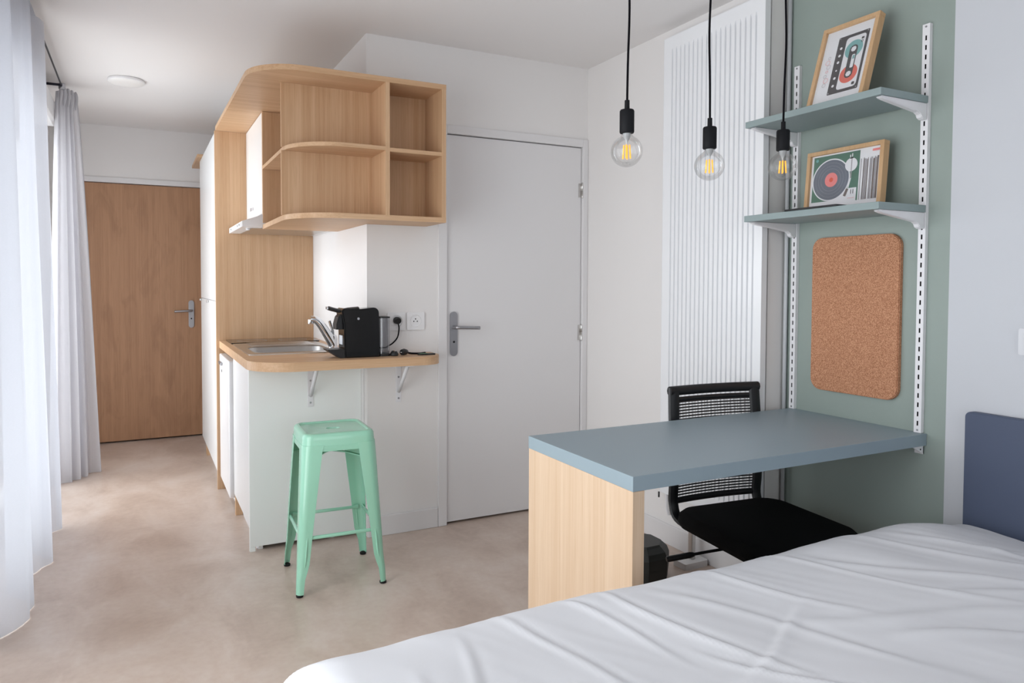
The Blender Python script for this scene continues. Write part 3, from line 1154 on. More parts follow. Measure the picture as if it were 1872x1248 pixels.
cg = thing('curtain', (-0.38, 5.2, 0.01), 'light grey curtain gathered by the wooden entrance door', 'curtain', 'window curtains')
b = curtain('g', curtain_grey, (-0.425, 4.985), (-0.355, 5.13), (-0.50, 5.12), (-0.285, 5.40), 4, 0.018, 0.045, 0.003, 2.43, '', 11)
obj('cloth', b, curtain_grey, cg)
for k in range(5):
    t = k/4
    b = BM()
    px_, py_ = -0.425+0.07*t, 4.985+0.145*t
    tube(b, smooth_path([(px_+0.012, py_-0.008, 2.462), (px_+0.018, py_-0.01, 2.42), (px_+0.012, py_-0.006, 2.35)], 4), [0.006, 0.008, 0.009, 0.010, 0.010, 0.010, 0.008, 0.006, 0.003], 8)
    obj('pleat', b, curtain_grey, cg, smooth=True)

# ------------------------------------------------------------------ stool
SX, SY, SH, SROT = 0.752, 3.036, 0.652, math.radians(-2.3)
stl = thing('bar_stool', (SX, SY, 0), 'mint green metal bar stool in front of kitchen counter', 'stool')
stl.rotation_euler = (0, 0, SROT)


def sobj(name, bm, material, parent=None, smooth=True):
    """stool part in the stool's own coordinates"""
    bmesh.ops.translate(bm, verts=bm.verts, vec=(SX, SY, 0))
    return obj(name, bm, material, parent or stl, smooth=smooth)


HS = 0.150
# seat: lofted rounded square, pressed centre, grip hole
b = BM()


def rsq(h, r, z, n=6):
    return [(x, y, z) for x, y in rrect(-h, h, -h, h, r, n)]


rings = [rsq(HS+0.003, 0.042, SH-0.052), rsq(HS+0.001, 0.042, SH-0.026), rsq(HS, 0.042, SH-0.012), rsq(HS-0.004, 0.040, SH-0.004), rsq(HS-0.011, 0.036, SH), rsq(HS-0.020, 0.03, SH), rsq(HS-0.025, 0.026, SH-0.006), rsq(HS-0.030, 0.024, SH-0.007)]
loft(b, rings, cap=False)
b.edges.ensure_lookup_table()
n_r = len(rings[0])
last = [v for v in b.verts][-n_r:]
slot = [(x, y) for x, y in rrect(-0.030, 0.030, -0.018, 0.018, 0.0179, 6)]
hv = [b.verts.new((x, y, SH-0.007)) for x, y in slot]
he = [b.edges.new((hv[i], hv[(i+1) % len(hv)])) for i in range(len(hv))]
oe = [b.edges.get((last[i], last[(i+1) % n_r])) for i in range(n_r)]
r = bmesh.ops.triangle_fill(b, edges=he+oe, use_beauty=True)
hv2 = [b.verts.new((v.co.x*0.93, v.co.y*0.9, SH-0.016)) for v in hv]
for i in range(len(hv)):
    b.faces.new((hv[i], hv[(i+1) % len(hv)], hv2[(i+1) % len(hv)], hv2[i]))
bmesh.ops.recalc_face_normals(b, faces=b.faces)
bmesh.ops.solidify(b, geom=b.faces[:], thickness=0.0018)
sobj('seat', b, mint)

# legs: folded L-profile sheet, tapered, one per corner
ZT, ZB_ = SH-0.045, 0.010
leg_k = [(0.0, HS+0.0045, 0.086, 0.042), (0.05, HS+0.0065, 0.080, 0.040), (0.55, HS+0.0225, 0.056, 0.030), (0.80, HS+0.0295, 0.045, 0.024), (0.855, HS+0.032, 0.038, 0.022), (0.90, HS+0.0345, 0.031, 0.019), (1.0, HS+0.0375, 0.027, 0.019)]


def leg(sx, sy):
    b = BM()
    rows = []
    ths = 0.0022
    for t, h, wd_, rr in leg_k:
        z = ZT+(ZB_-ZT)*t
        outer, inner = [], []
        # from flange end along +x side round the corner to the other flange end
        pts = [(h-wd_, h)]
        for k in range(7):
            a = math.radians(90-15*k)
            pts.append((h-rr+rr*math.cos(a), h-rr+rr*math.sin(a)))
        pts.append((h, h-wd_))
        ri = rr-ths
        pin = [(h-wd_, h-ths)]
        for k in range(7):
            a = math.radians(90-15*k)
            pin.append((h-rr+ri*math.cos(a), h-rr+ri*math.sin(a)))
        pin.append((h-ths, h-wd_))
        rows.append([(x*sx, y*sy, z) for x, y in pts+pin[::-1]])
    loft(b, rows)
    return b


for sx, sy in ((-1, -1), (1, -1), (-1, 1), (1, 1)):
    lg = sobj('leg', leg(sx, sy), mint)
    # embossed rib on the outer corner
    b = BM()
    pts = []
    for t in (0.62, 0.66, 0.72, 0.78, 0.82):
        for (t0, h0, w0, r0), (t1, h1, w1, r1) in zip(leg_k, leg_k[1:]):
            if t0 <= t <= t1:
                k = (t-t0)/(t1-t0)
                h, wd_ = h0+(h1-h0)*k, w0+(w1-w0)*k
        pts.append(((h-wd_*0.62)*sx, (h+0.0)*sy, ZT+(ZB_-ZT)*t))
    tube(b, pts, [0.001, 0.004, 0.0045, 0.004, 0.001], 8)
    sobj('rib', b, mint, lg)
    h = leg_k[-1][1]
    b = BM()
    cxf, cyf = (h-0.0135)*sx, (h-0.0135)*sy
    lathe(b, [(0.0135, 0.0005), (0.0148, 0.003), (0.0148, 0.0085), (0.010, 0.0095), (0.009, 0.012)], cxf, cyf, 16)
    sobj('rubber_foot', b, blk_rub, lg)

# apron under each side
for ang in range(4):
    b = BM()
    a = HS+0.0035
    pts = [(-a+0.05, SH-0.05), (a-0.05, SH-0.05), (a-0.062, SH-0.066), (a-0.075, SH-0.072), (-a+0.075, SH-0.072), (-a+0.062, SH-0.066)]
    plate(b, pts, [], -a-0.0005, -a+0.0015, 'y')
    bmesh.ops.rotate(b, verts=b.verts, cent=(0, 0, 0), matrix=Matrix.Rotation(math.radians(90*ang), 3, 'Z'))
    sobj('apron', b, mint, smooth=False)
# crossed braces under the seat
for k, s in enumerate((1, -1)):
    b = BM()
    zz = SH-0.112-0.0075*k
    c = HS-0.008
    pts = [(-c, -c*s, zz-0.004), (-c*0.35, -c*0.35*s, zz+0.012), (c*0.35, c*0.35*s, zz+0.012), (c, c*s, zz-0.004)]
    d = Vector((1, s, 0)).normalized()
    n_ = Vector((-d.y, d.x, 0))*0.009
    rows = []
    for p in pts:
        p = Vector(p)
        rows.append([p+n_, p-n_, p-n_+Vector((0, 0, 0.004)), p+n_+Vector((0, 0, 0.004))])
    loft(b, rows, smooth=False)
    sobj('seat_brace', b, mint, smooth=False)
# foot rails
hr = HS+0.0225
for ang, zr in ((0, 0.232), (90, 0.238), (180, 0.232), (270, 0.238)):
    b = BM()
    y = -(hr-0.008)
    L = hr-0.022
    tube(b, [(-L, y, zr), (-L+0.012, y, zr), (-L+0.02, y, zr), (L-0.02, y, zr), (L-0.012, y, zr), (L, y, zr)], [0.0105, 0.0105, 0.0075, 0.0075, 0.0105, 0.0105], 10)
    for v in b.verts:
        if abs(v.co.x) > L-0.015:
            v.co.y = y+(v.co.y-y)*0.3
    bmesh.ops.rotate(b, verts=b.verts, cent=(0, 0, 0), matrix=Matrix.Rotation(math.radians(ang), 3, 'Z'))
    sobj('foot_rail', b, mint)

# ------------------------------------------------------------------ desk
DKX, DKY0, DKY1, DKZ = 1.167, 1.488, 2.046, 0.765
dk = thing('desk', (1.8, 1.77, 0), 'blue-grey desk with a pale wood end panel fixed to green wall', 'desk')
obj('desktop', bx(DKX, XG-0.001, DKY0, DKY1, DKZ-0.041, DKZ, 0.0012), desk_blue, dk)
obj('end_panel', bx(DKX+0.001, DKX+0.040, DKY0+0.001, DKY1-0.001, 0.0, DKZ-0.0412, 0.0012), pale_z, dk)
for yy in (1.497, 2.02):
    b = BM()
    box(b, 2.36, XG-0.001, yy, yy+0.03, DKZ-0.046, DKZ-0.0415)
    box(b, XG-0.005, XG-0.001, yy, yy+0.03, DKZ-0.072, DKZ-0.046)
    plate(b, [(XG-0.001, DKZ-0.046), (2.362, DKZ-0.046), (XG-0.001, DKZ-0.072)], [], yy, yy+0.003, 'y')
    o = obj('wall_bracket', b, metal_white, dk)
    b = BM()
    plate(b, circ(XG-0.02, DKZ-0.054, 0.003, 10), [], yy-0.001, yy-0.0002, 'y')
    obj('screw', b, blk_rub, o)

# ------------------------------------------------------------------ shelf uprights, brackets, shelves
PZ0, PZ1 = DKZ+0.001, 2.157
PXF = 2.402


def upright(yc, label):
    u = thing('shelf_upright', (XG-0.014, yc, PZ0), label, 'shelf upright', 'slotted wall uprights')
    b = BM()
    hw = 0.0125
    sw = 0.0028
    box(b, PXF, PXF+0.0015, yc-hw, yc-sw, PZ0, PZ1)
    box(b, PXF, PXF+0.0015, yc+sw, yc+hw, PZ0, PZ1)
    box(b, PXF+0.0015, XG-0.0005, yc-hw, yc-hw+0.0015, PZ0, PZ1)
    box(b, PXF+0.0015, XG-0.0005, yc+hw-0.0015, yc+hw, PZ0, PZ1)
    pt = 0.032
    n = int((PZ1-PZ0-0.03)/pt)
    z = PZ0
    zs = PZ0+0.024
    for k in range(n):
        box(b, PXF, PXF+0.0015, yc-sw, yc+sw, z, zs)
        z = zs+0.0165
        zs = zs+pt
    box(b, PXF, PXF+0.0015, yc-sw, yc+sw, z, PZ1)
    obj('channel', b, metal_white, u)
    obj('slot_shade_strip', bx(XG-0.003, XG-0.0006, yc-hw+0.0016, yc+hw-0.0016, PZ0+0.001, PZ1-0.001), slot_shade_m, u)  # dark sheet standing in for the shade behind the slots
    for zz in (PZ1-0.009, PZ0+0.009):
        b = BM()
        plate(b, circ(yc, zz, 0.0035, 12), [], PXF-0.0012, PXF-0.0001, 'x')
        obj('screw', b, satin, u)
    return u


upright(2.035, 'white slotted wall upright nearer the radiator')
upright(1.512, 'white slotted wall upright nearer the bed')
SHX, SHY0, SHY1 = 2.155, 1.499, 2.066
for zt, lab in ((1.913, 'upper blue-grey wall shelf holding the cassette picture'), (1.545, 'lower blue-grey wall shelf holding the turntable picture')):
    sh = thing('wall_shelf', (2.28, 1.78, zt-0.024), lab, 'shelf', 'blue-grey wall shelves')
    obj('board', bx(SHX, PXF-0.001, SHY0, SHY1, zt-0.024, zt, 0.0012), shelf_blue, sh)
    for yc in (2.035, 1.512):
        z = zt-0.0245
        b = BM()
        pr_ = [(PXF-0.0012, z), (SHX+0.012, z), (SHX+0.006, z-0.004), (SHX+0.012, z-0.007), (SHX+0.03, z-0.011), (PXF-0.10, z-0.026), (PXF-0.048, z-0.033), (PXF-0.034, z-0.040), (PXF-0.028, z-0.050), (PXF-0.018, z-0.055), (PXF-0.0012, z-0.055)]
        plate(b, pr_, [], yc-0.010, yc+0.010, 'y')
        es = [e for e in b.edges if abs(e.verts[0].co.y-e.verts[1].co.y) < 1e-6]
        bmesh.ops.bevel(b, geom=es, offset=0.002, segments=2, affect='EDGES')
        obj('bracket', b, metal_white, sh)

# ------------------------------------------------------------------ pictures


class Pic:
    """builds a framed print: u to the right, v up, w towards the viewer (room side)"""

    def __init__(self, name, W, H, corner_bl, lean, turn, label, fw=0.015, depth=0.030):
        self.W, self.H = W, H
        self.root = thing(name, corner_bl, label, 'picture', 'framed prints on the wall shelves')
        # u -> -y, v -> +z leaning to +x, w -> -x
        v = Vector((math.sin(lean), 0, math.cos(lean)))
        u = Vector((math.sin(turn), -math.cos(turn), 0))
        wn_ = u.cross(v).normalized()
        if wn_.x > 0:
            wn_ = -wn_
        u = v.cross(wn_).normalized()
        self.u, self.v, self.w = u, v, wn_
        self.o = Vector(corner_bl)
        z = self.box(0, W, 0, fw, 0, depth)
        self.part('frame_rail', z, frame_z)
        self.part('frame_rail', self.box(0, W, H-fw, H, 0, depth), frame_z)
        self.part('frame_stile', self.box(0, fw, fw, H-fw, 0, depth), frame_z)
        self.part('frame_stile', self.box(W-fw, W, fw, H-fw, 0, depth), frame_z)
        self.part('backing', self.box(fw-0.003, W-fw+0.003, fw-0.003, H-fw+0.003, 0.002, 0.018), frame_z)
        self.print_bm = BM()
        self.mats = []
        self.layer = 0.0182

    def tr(self, bm):
        for q in bm.verts:
            c = q.co.copy()
            q.co = self.o+self.u*c.x+self.v*c.y+self.w*c.z

    def box(self, u0, u1, v0, v1, w0, w1):
        return bx(u0, u1, v0, v1, w0, w1, 0.0008, 1)

    def part(self, name, bm, material):
        self.tr(bm)
        bmesh.ops.recalc_face_normals(bm, faces=bm.faces)
        return obj(name, bm, material, self.root)

    def shape(self, pts, material, holes=()):
        if material not in self.mats:
            self.mats.append(material)
        self.layer += 0.00008
        if holes:
            plate(self.print_bm, pts, holes, self.layer, self.layer+0.00004, 'z', self.mats.index(material))
        else:
            f = self.print_bm.faces.new([self.print_bm.verts.new((p[0], p[1], self.layer)) for p in pts])
            f.material_index = self.mats.index(material)

    def done(self):
        self.tr(self.print_bm)
        obj('print', self.print_bm, self.mats, self.root)
        # glazing
        fw = 0.015
        self.part('glazing', self.box(fw-0.001, self.W-fw+0.001, fw-0.001, self.H-fw+0.001, 0.0225, 0.0236), clear_glass('picture_glazing', (0.99, 0.99, 0.99, 1), 0.03, 0.0, 0.16))


W1, H1 = 0.226, 0.322
p1 = Pic('picture_frame', W1, H1, (2.262, 1.852, 1.9135), math.radians(17), math.radians(0), 'leaning wood-framed cassette tape print on the upper shelf')
p1.shape(rrect(0.011, W1-0.011, 0.011, H1-0.011, 0.0), paper)
cx0, cx1, cz0, cz1 = 0.070, 0.192, 0.045, 0.272
p1.shape(rrect(cx0, cx1, cz0, cz1, 0.004, 3), ink_black)
p1.shape(rrect(cx0+0.034, cx1-0.010, cz0+0.012, cz1-0.012, 0.012, 4), paper)
uc = cx0+0.034+0.038
p1.shape(circ(uc, 0.208, 0.035, 36), ink_teal)
p1.shape(circ(uc, 0.112, 0.035, 36), ink_red)
p1.shape(rrect(uc-0.016, uc+0.016, 0.096, 0.224, 0.0159, 8), ink_black)
p1.shape(rrect(uc-0.001, uc+0.012, 0.134, 0.186, 0.004, 3), paper)
p1.shape([(uc+0.002, 0.168), (uc+0.011, 0.168), (uc+0.011, 0.182), (uc+0.002, 0.182)], ink_teal)
for vz in (0.208, 0.112):
    p1.shape([(uc+(0.0115 if k % 2 else 0.009)*math.cos(k*math.pi/9), vz+(0.0115 if k % 2 else 0.009)*math.sin(k*math.pi/9)) for k in range(18)], paper)
for vz in (0.078, 0.108, 0.138, 0.17, 0.196, 0.225):
    p1.shape(circ(cx0+0.018, vz, 0.0052 if vz not in (0.138,) else 0.0035, 14), paper)
for (a, c_) in ((cx0+0.006, cz0+0.006), (cx1-0.006, cz0+0.006), (cx0+0.006, cz1-0.006), (cx1-0.006, cz1-0.006)):
    p1.shape(circ(a, c_, 0.0025, 10), ink_grey)
p1.shape(rrect(cx1-0.026, cx1-0.016, cz1-0.034, cz1-0.026, 0.001, 2), ink_black)
p1.shape(circ(cx1-0.021, cz1-0.042, 0.0045, 10), ink_black, [circ(cx1-0.021, cz1-0.042, 0.0028, 10)])
p1.shape(rrect(cx1-0.027, cx1-0.016, cz0+0.018, cz0+0.029, 0.003, 3), ink_black)
# loose handwritten scribble running up the left margin
for k in range(7):
    v0 = 0.09+k*0.018
    r_ = 0.0075+0.0025*math.sin(k*1.7)
    p1.shape(circ(0.048+0.004*math.sin(k*2.1), v0, r_, 16), ink_pink if k % 2 else ink_grey, [circ(0.048+0.004*math.sin(k*2.1), v0, r_-0.0012, 16)])
p1.done()

W2, H2 = 0.316, 0.236
p2 = Pic('picture_frame', W2, H2, (2.352, 1.928, 1.5455), math.radians(5), 0.0, 'wood-framed turntable print on the lower shelf')
p2.shape(rrect(0.011, W2-0.011, 0.011, H2-0.011, 0.0), paper)
p2.shape(rrect(0.024, 0.218, 0.034, 0.216, 0.0), ink_green)
p2.shape([(0.024, 0.034), (0.212, 0.034), (0.212, 0.082), (0.150, 0.082), (0.10, 0.042), (0.024, 0.042)], paper)
p2.shape(circ(0.103, 0.122, 0.080, 48), paper)
p2.shape(circ(0.103, 0.122, 0.0755, 48), ink_dark)
for rr in (0.065, 0.053, 0.042):
    p2.shape(circ(0.103, 0.122, rr, 48), ink_grey, [circ(0.103, 0.122, rr-0.0006, 48)])
p2.shape(circ(0.105, 0.122, 0.027, 32), ink_pink)
p2.shape(circ(0.105, 0.122, 0.0085, 20), ink_red)
p2.shape(circ(0.185, 0.168, 0.025, 32), paper)
p2.shape(rrect(0.1845, 0.1885, 0.118, 0.195, 0.0), ink_grey)
p2.shape([(0.1845, 0.118), (0.1885, 0.118), (0.180, 0.082), (0.176, 0.083)], paper)
p2.shape([(0.170, 0.052), (0.160, 0.056), (0.171, 0.082), (0.181, 0.079)], ink_brown)
p2.shape(rrect(0.178, 0.182, 0.194, 0.205, 0), paper)
p2.shape(rrect(0.186, 0.190, 0.197, 0.209, 0), paper)
p2.shape(rrect(0.179, 0.192, 0.190, 0.1945, 0), ink_black)
for uu in (0.190, 0.199):
    p2.shape(rrect(uu, uu+0.002, 0.060, 0.076, 0), ink_black)
for k in range(7):
    p2.shape(rrect(0.180+k*0.004, 0.1825+k*0.004, 0.044, 0.0455, 0), ink_pink)
p2.shape(circ(0.040, 0.202, 0.006, 14), ink_teal)
rs = random.Random(4)
uu = 0.224
cols_ = [ink_grey, paper, ink_brown, ink_grey, ink_grey, ink_brown, paper, ink_grey]
k = 0
while uu < 0.300:
    ww = rs.choice((0.002, 0.003, 0.005, 0.007))
    p2.shape(rrect(uu, min(uu+ww, 0.302), 0.034, 0.186-0.01*rs.random(), 0), cols_[k % 8])
    uu += ww+0.0008
    k += 1
p2.shape(rrect(0.268, 0.300, 0.204, 0.212, 0), ink_pink)
p2.done()

# tablet on the lower shelf
tb = thing('tablet', (2.19, 1.745, 1.5455), 'thin black tablet lying at the front of lower shelf', 'tablet')
b = BM()
plate(b, rrect(2.150, 2.285, 1.652, 1.872, 0.008, 4), [], 1.5456, 1.5515)
obj('case', b, blk_matte, tb)
b = BM()
plate(b, rrect(2.157, 2.278, 1.662, 1.862, 0.003, 3), [], 1.5516, 1.5523)
obj('screen', b, blk_gloss, tb)

# cork board
b = BM()
plate(b, rrect(1.585, 1.946, 0.862, 1.457, 0.045, 8), [], 2.400, XG-0.0006, 'x')
es = [e for e in b.edges if abs(e.verts[0].co.x-e.verts[1].co.x) < 1e-6 and e.verts[0].co.x < 2.405]
bmesh.ops.bevel(b, geom=es, offset=0.003, segments=2, affect='EDGES')
ck = obj('cork_board', b, cork_m)
tag(ck, 'cork pin board with rounded corners on green wall', 'cork board')

# switch at the right edge
sw = thing('light_switch', (XG-0.005, 1.17, 1.062), 'white light switch on the wall above the headboard', 'switch')
b = BM()
plate(b, rrect(1.130, 1.212, 1.062, 1.143, 0.006, 4), [], XG-0.009, XG-0.0006, 'x')
obj('cover_plate', b, mat('switch_plastic', rgb(216, 217, 222), 0.4), sw)
obj('rocker', bx(XG-0.012, XG-0.0091, 1.145, 1.197, 1.077, 1.128, 0.001), MATS['switch_plastic'], sw)

# ------------------------------------------------------------------ pendant lamps
PEND = [(1.352, 1.77, 1.838, 0.006, 'pendant bulb farthest from the green wall, over desk end'),
        (1.688, 1.77, 1.819, -0.007, 'middle of the three black pendant bulbs above the desk'),
        (2.026, 1.77, 1.842, 0.008, 'pendant bulb nearest the green wall and shelves')]
for px_, py_, pz, wob, lab in PEND:
    p = thing('pendant_lamp', (px_, py_, pz-0.2), lab, 'pendant lamp', 'pendant lamps over the desk')
    b = BM()
    pts = [(px_, py_, pz-0.002), (px_+wob*0.3, py_, pz+0.12), (px_+wob, py_, pz+0.28), (px_+wob*0.2, py_, pz+0.45), (px_+wob*0.4, py_, ZC-0.03)]
    tube(b, smooth_path(pts, 6), 0.0035, 8)
    obj('cord', b, cable_m, p, smooth=True)
    b = BM()
    lathe(b, [(0.045, ZC-0.0006), (0.045, ZC-0.022), (0.040, ZC-0.026), (0.006, ZC-0.028)], px_+wob*0.4, py_, 24)
    obj('ceiling_rose', b, blk_sock, p, smooth=True)
    b = BM()
    lathe(b, [(0.0075, pz), (0.0078, pz-0.026), (0.020, pz-0.029), (0.0222, pz-0.033), (0.0222, pz-0.097), (0.0205, pz-0.100), (0.017, pz-0.100)], px_, py_, 28)
    obj('lamp_holder', b, blk_sock, p, smooth=True)
    R_ = 0.0485
    zc_ = pz-0.155
    b = BM()
    prof = [(0.0135, pz-0.0985), (0.0165, pz-0.106), (0.0205, pz-0.1105)]
    for a in range(30, 181, 10):
        prof.append((max(R_*math.sin(math.radians(a)), 0.0006), zc_+R_*math.cos(math.radians(a))))
    lathe(b, prof, px_, py_, 36, cap0=False, cap1=True)
    bl = obj('bulb', b, bulb_glass, p, smooth=True)
    b = BM()
    lathe(b, [(0.0125, pz-0.101), (0.011, pz-0.112), (0.006, pz-0.12), (0.003, pz-0.128), (0.002, pz-0.134)], px_, py_, 14)
    obj('glass_stem', b, mat('stem_glass', rgb(200, 204, 206), 0.2), bl, smooth=True)
    for k in range(4):
        a = math.radians(45+90*k)
        b = BM()
        tube(b, [(px_+0.0085*math.cos(a), py_+0.0085*math.sin(a), pz-0.136), (px_+0.0115*math.cos(a), py_+0.0115*math.sin(a), pz-0.178)], 0.0024, 8)
        obj('filament', b, filament_m, bl, smooth=True)

# ------------------------------------------------------------------ office chair
CX_, CY_, CROT = 2.020, 1.835, math.radians(-5)
ch = thing('office_chair', (CX_, CY_, 0), 'black mesh-back office chair pushed under the desk', 'chair')
ch.rotation_euler = (0, 0, CROT)


def cobj(name, bm, material, parent=None, smooth=True):
    bmesh.ops.translate(bm, verts=bm.verts, vec=(CX_, CY_, 0))
    return obj(name, bm, material, parent or ch, smooth=smooth)


# seat faces -y (towards the bed); back at +y
ZS = 0.430
b = BM()
rings = []
for t, z, hw, yf, yb, r in ((0, ZS-0.072, 0.205, -0.22, 0.19, 0.06), (1, ZS-0.064, 0.230, -0.255, 0.207, 0.07), (2, ZS-0.042, 0.244, -0.27, 0.214, 0.08), (3, ZS-0.018, 0.242, -0.27, 0.212, 0.08), (4, ZS-0.004, 0.230, -0.258, 0.20, 0.08), (5, ZS, 0.20, -0.23, 0.18, 0.08), (6, ZS-0.004, 0.10, -0.11, 0.10, 0.05)):
    rings.append([(x, y, z-(0.018*max(0, (-y-0.12)/0.13)**2 if y < -0.12 else 0)) for x, y in rrect(-hw, hw, yf, yb, r, 7)])
loft(b, rings)
cobj('seat', b, blk_fab)
b = BM()
box(b, -0.17, 0.17, -0.17, 0.17, ZS-0.092, ZS-0.0725, 0.008)
cobj('seat_pan', b, blk_matte)

# back: path in (y,z), lumbar bow, top leaning back
BZ = [(0.195, 0.385, 0.185), (0.232, 0.395, 0.197), (0.248, 0.43, 0.201), (0.245, 0.50, 0.202), (0.244, 0.58, 0.201), (0.248, 0.68, 0.199), (0.256, 0.78, 0.197), (0.264, 0.875, 0.194)]


def back_at(z):
    for (y0, z0, w0), (y1, z1, w1) in zip(BZ, BZ[1:]):
        if z0 <= z <= z1:
            k = (z-z0)/(z1-z0)
            return y0+(y1-y0)*k, w0+(w1-w0)*k
    return BZ[-1][0], BZ[-1][2]


for s in (-1, 1):
    pts = smooth_path([(s*0.12, 0.10, 0.345), (s*0.165, 0.165, 0.352), (s*0.197, 0.222, 0.378)]+[(s*w_, y, z) for y, z, w_ in BZ[2:]], 5)
    b = BM()
    rows = []
    for i, p in enumerate(pts):
        tt = (pts[min(i+1, len(pts)-1)]-pts[max(i-1, 0)]).normalized()
        side = Vector((1, 0, 0))
        side = (side-tt*side.dot(tt)).normalized()
        nn_ = tt.cross(side).normalized()
        hw_, hd_ = 0.019+0.007*(i/len(pts)), 0.012
        rows.append([p+side*hw_*math.cos(a)+nn_*hd_*math.sin(a) for a in [k*math.pi/5 for k in range(10)]])
    loft(b, rows)
    cobj('back_upright', b, blk_matte)


def back_bar(z, hz, depth=0.010, yo=0.0, curve=0.02, hw_scale=1.0):
    b = BM()
    y, w_ = back_at(z)
    w_ *= hw_scale
    rows = []
    for k in range(13):
        u = -1+2*k/12
        c = Vector((u*w_, y+yo+curve*(1-u*u), z))
        rows.append([c+Vector((0, depth*math.cos(a), hz*math.sin(a))) for a in [j*math.pi/5 for j in range(10)]])
    loft(b, rows)
    return b


cobj('top_rail', back_bar(0.862, 0.019, 0.016, 0, 0.018, 1.10), blk_matte)
cobj('upper_rail', back_bar(0.829, 0.009, 0.006, 0, 0.018), blk_matte)
cobj('lower_rail', back_bar(0.437, 0.011, 0.007, 0, 0.014), blk_matte)
# woven mesh: fine horizontal strands with vertical ties
b = BM()
nst = 34
for k in range(nst):
    z = 0.448+(0.818-0.448)*k/(nst-1)
    y, w_ = back_at(z)
    P_ = []
    for j in range(9):
        u = -1+2*j/8
        P_.append(Vector((u*(w_-0.006), y+0.016*(1-u*u), z)))
    h = 0.0029
    top_ = [b.verts.new(p+Vector((0, 0.0008, h))) for p in P_]
    bot_ = [b.verts.new(p+Vector((0, -0.0008, -h))) for p in P_]
    for j in range(8):
        b.faces.new((top_[j], top_[j+1], bot_[j+1], bot_[j]))
for j in range(24):
    u = -0.95+1.9*j/23
    vs_ = []
    for k in range(12):
        z = 0.448+(0.818-0.448)*k/11
        y, w_ = back_at(z)
        c = Vector((u*(w_-0.006), y+0.016*(1-u*u)+0.001, z))
        vs_.append((b.verts.new(c+Vector((-0.0009, 0, 0))), b.verts.new(c+Vector((0.0009, 0, 0)))))
    for A, B in zip(vs_, vs_[1:]):
        b.faces.new((A[0], A[1], B[1], B[0]))
mh = cobj('back_mesh', b, blk_matte, smooth=False)
mh['kind'] = 'stuff'
b = BM()
lathe(b, [(0.028, 0.10), (0.028, 0.26), (0.020, 0.262), (0.020, ZS-0.092)], 0, 0, 20)
cobj('gas_column', b, blk_matte)
for k in range(5):
    a = math.radians(72*k+162)
    d = Vector((math.cos(a), math.sin(a), 0))
    n_ = Vector((-d.y, d.x, 0))
    b = BM()
    rows = []
    for r_, zz, hw_, hh in ((0.0, 0.105, 0.032, 0.022), (0.08, 0.104, 0.026, 0.02), (0.20, 0.092, 0.02, 0.014), (0.285, 0.078, 0.016, 0.010)):
        c = d*r_+Vector((0, 0, zz))
        rows.append([c+n_*hw_*math.cos(q)+Vector((0, 0, hh*math.sin(q))) for q in [j*math.pi/5 for j in range(10)]])
    loft(b, rows)
    sp_ = cobj('base_spoke', b, blk_matte)
    b = BM()
    c = d*0.275
    for off in (-0.016, 0.016):
        q0 = c+n_*(off-0.009)+Vector((0, 0, 0.0275))
        q1 = c+n_*(off+0.009)+Vector((0, 0, 0.0275))
        tube(b, [q0, q1], 0.027, 18)
    tube(b, [c+Vector((0, 0, 0.03)), c+Vector((0, 0, 0.075))], 0.007, 8)
    cobj('caster', b, blk_rub, sp_)
b = BM()
tube(b, [(-0.10, 0.02, 0.325), (-0.20, 0.035, 0.318), (-0.275, 0.045, 0.312)], 0.0055, 8)
lv = cobj('tilt_lever', b, blk_matte)
b = BM()
tube(b, [(-0.262, 0.043, 0.313), (-0.275, 0.045, 0.312), (-0.36, 0.058, 0.304), (-0.366, 0.059, 0.303)], [0.008, 0.0105, 0.0105, 0.008], 10)
cobj('lever_grip', b, blk_matte, lv)

# ------------------------------------------------------------------ bin
bn = thing('waste_bin', (1.93, 2.42, 0), 'charcoal faceted waste bin on floor behind the desk panel', 'bin')
b = BM()


def octa(r, z, cx, cy, sq=1.0):
    return [(cx+r*math.cos(math.radians(22.5+45*k)), cy+r*sq*math.sin(math.radians(22.5+45*k)), z) for k in range(8)]


BXc, BYc = 1.958, 2.44
loft(b, [octa(0.122, 0.0008, BXc, BYc), octa(0.128, 0.06, BXc, BYc), octa(0.128, 0.105, BXc, BYc), octa(0.118, 0.13, BXc, BYc), octa(0.098, 0.148, BXc, BYc)], smooth=False)
obj('body', b, bin_m, bn)
b = BM()
loft(b, [octa(0.096, 0.1485, BXc, BYc), octa(0.09, 0.156, BXc, BYc)], smooth=False)
ld = obj('lid', b, bin_m, bn)
b = BM()
lathe(b, [(0.009, 0.1565), (0.009, 0.166), (0.006, 0.17)], BXc, BYc, 12)
obj('knob', b, plastic_white, ld)

# ------------------------------------------------------------------ bed
BX0, BX1, BY0, BY1, BZT = 0.225, 2.380, 0.0, 1.45, 0.552
bd = thing('bed', (1.3, 0.68, 0), 'bed with slate blue headboard standing along the wall', 'bed')
obj('divan_base', bx(0.34, 2.38, 0.06, 1.31, 0.06, 0.27, 0.01), mattress_m, bd)
obj('mattress', bx(0.32, 2.385, 0.05, 1.32, 0.272, 0.47, 0.03, 3), mattress_m, bd)
for xx in (0.42, 2.28):
    for yy in (0.14, 1.22):
        b = BM()
        lathe(b, [(0.022, 0.0), (0.028, 0.0595)], xx, yy, 14)
        obj('leg', b, blk_matte, bd)
b = BM()
plate(b, rrect(-0.03, 1.350, 0.30, 0.868, 0.018, 5, (0, 0, 1, 1)), [], 2.388, XG-0.001, 'x')
es = [e for e in b.edges if abs(e.verts[0].co.x-e.verts[1].co.x) < 1e-6]
bmesh.ops.bevel(b, geom=es, offset=0.003, segments=2, affect='EDGES')
obj('headboard', b, hb_blue, bd)

